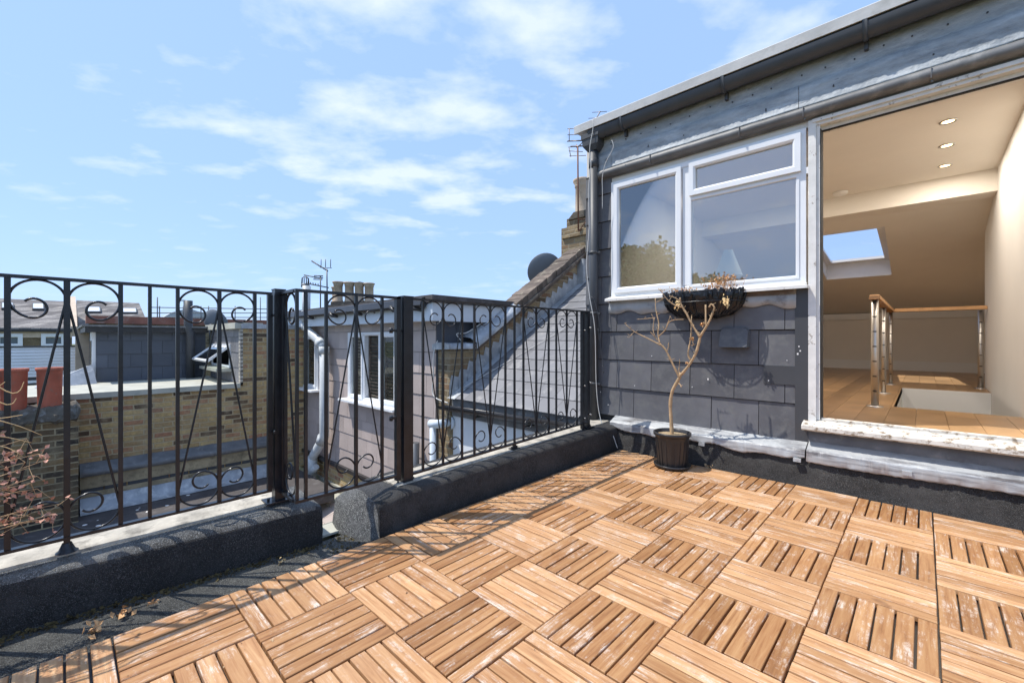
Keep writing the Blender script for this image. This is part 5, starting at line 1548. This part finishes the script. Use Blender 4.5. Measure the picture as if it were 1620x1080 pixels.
# --- central chimney behind the mauve dormer
XC = 13.5
c0 = at(556, 492, Z=XC)
cc = thing('chimney', 'wide chimney with four buff pots and a metal cowl behind the mauve dormer', 'chimney', c0)
rt = Vector((cY, sY, 0)); fw = Vector((-sY, cY, 0))
def cp(px, py, dz=0): return at(px, py, Z=XC + dz)
def cbx(mb, px0, px1, py0, py1, d0, d1):
    a = [cp(px0, py1), cp(px1, py1), cp(px1, py1) + fw * d1, cp(px0, py1) + fw * d1]; h = (py1 - py0) / F * XC
    mb.add([p_ for p_ in a] + [p_ + Vector((0, 0, h)) for p_ in a], [(0, 3, 2, 1), (4, 5, 6, 7), (0, 1, 5, 4), (1, 2, 6, 5), (2, 3, 7, 6), (3, 0, 4, 7)])
m = MB(); cbx(m, 522, 588, 486, 540, 0, .7); m.build('stack', 'old_brick', cc)
m = MB(); cbx(m, 518, 592, 482, 488, -.1, .8); cbx(m, 523, 587, 477, 482, -.1, .7); m.build('stack_cap', 'cope_tile', cc)
for i, px in enumerate((529, 547, 563, 579)):
    p_ = cp(px, 476) + fw * .3; h = (474 - 449 - i * .8) / F * XC + .15
    chimney_pot(cc, p_, .145, h)
p_ = cp(521, 476) + fw * .5; chimney_pot(cc, p_, .12, .5)
m = MB(); p_ = cp(563, 453) + fw * .3; m.lathe(p_, [(.07, 0), (.07, .10), (.17, .13), (.19, .15), (.02, .19), (0, .19)], 14); m.build('cowl', 'pole', cc)
ae = thing('tv_aerial', 'yagi aerial with long slanting boom beside the four pot chimney', 'aerial', cp(518, 490))
m = MB(); m.tube([cp(518, 492), cp(517, 425)], .022, 6); m.build('mast', 'pole', ae)
m = MB(); m.tube([cp(493, 413), cp(519, 429)], .018, 6)
for k in range(9):
    px, py = 494 + k * 2.5, 413.5 + k * 1.55; m.tube([cp(px - 1, py - 1.5), cp(px + 1.5, py + 1)], .02, 4)
for px in (508, 515, 523): m.tube([cp(px, 410), cp(px, 423)], .012, 4)
m.tube([cp(506, 423), cp(525, 424)], .012, 4)
m.build('antenna', 'pole', ae)
ae = thing('tv_aerial', 'double boom aerial on the thinner mast left of the four pot chimney', 'aerial', cp(507, 492))
m = MB(); m.tube([cp(507, 494), cp(507, 437)], .020, 6); m.build('mast', 'pole', ae)
m = MB(); m.tube([cp(481, 435), cp(507, 440)], .018, 6); m.tube([cp(484, 448), cp(520, 455)], .018, 6)
for (a, b, y_) in ((497, 511, 436), (497, 511, 439), (496, 510, 441.5)): m.tube([cp(a, y_), cp(b, y_ + .5)], .018, 5)
for k in range(6): m.tube([cp(487 + k * 4, 447.5 + k * .8 - 2), cp(488 + k * 4, 447.5 + k * .8 + 2)], .014, 4)
m.build('antenna', 'pole', ae)

# --- trees
def tree(c, rx, rz, h, n, size, label, trunk=.3, name='tree', cat='tree', grp=None):
    c = Vector(c); t_ = thing(name, label, cat, (c.x, c.y, c.z), grp)
    mb = MB(); top = c + Vector((0, 0, h))
    mb.tube([c, c + Vector((.1, .1, h * .4)), top - Vector((0, 0, rz * .6))], [trunk, trunk * .7, trunk * .25], 8)
    blobs = []
    for k in range(16):
        d = Vector((random.gauss(0, 1), random.gauss(0, 1), random.gauss(0, .8))); d.normalize(); rr3 = random.uniform(.35, .85)
        bc = top + Vector((d.x * rx * rr3, d.y * rx * rr3, d.z * rz * rr3)); blobs.append((bc, random.uniform(.22, .42) * rx))
        mb.tube([c + Vector((0, 0, h * .45)), (c + Vector((0, 0, h * .6))).lerp(bc, .5), bc], [trunk * .35, trunk * .2, trunk * .06], 5, cap=False)
    mb.build('trunk', 'bark', t_)
    mb = MB()
    for k in range(n):
        bc, br_ = random.choice(blobs); d = Vector((random.gauss(0, 1), random.gauss(0, 1), random.gauss(0, 1))); d.normalize()
        mb.leaf(bc + d * br_ * random.uniform(.3, 1.1), size)
    mb.build('crown', 'leaf_green', t_)
pt1 = cp(498, 500, 12)
tree((pt1.x, pt1.y, -7.5), 1.5, 1.0, 8.7, 2600, .22, 'sunlit green treetop just left of the four pot chimney')
pt2 = at(465, 505, Z=32); tree((pt2.x, pt2.y, -7.5), 1.3, .8, 9.0, 1400, .25, 'small treetop peeping over the mauve dormer roof by the gate post')
tree((-14.2, -20.5, -7.5), 3.2, 3.2, 11.9, 12000, .30, 'broad leafy tree mirrored in the left window pane')
tree((-11.0, -22.5, -7.5), 2.2, 2.4, 10.6, 6000, .28, 'lower leafy tree mirrored beside the window mullion')
tree((-17.5, -18.5, -7.5), 2.8, 3.0, 11.6, 6000, .30, 'leafy tree mirrored at the left edge of the window')
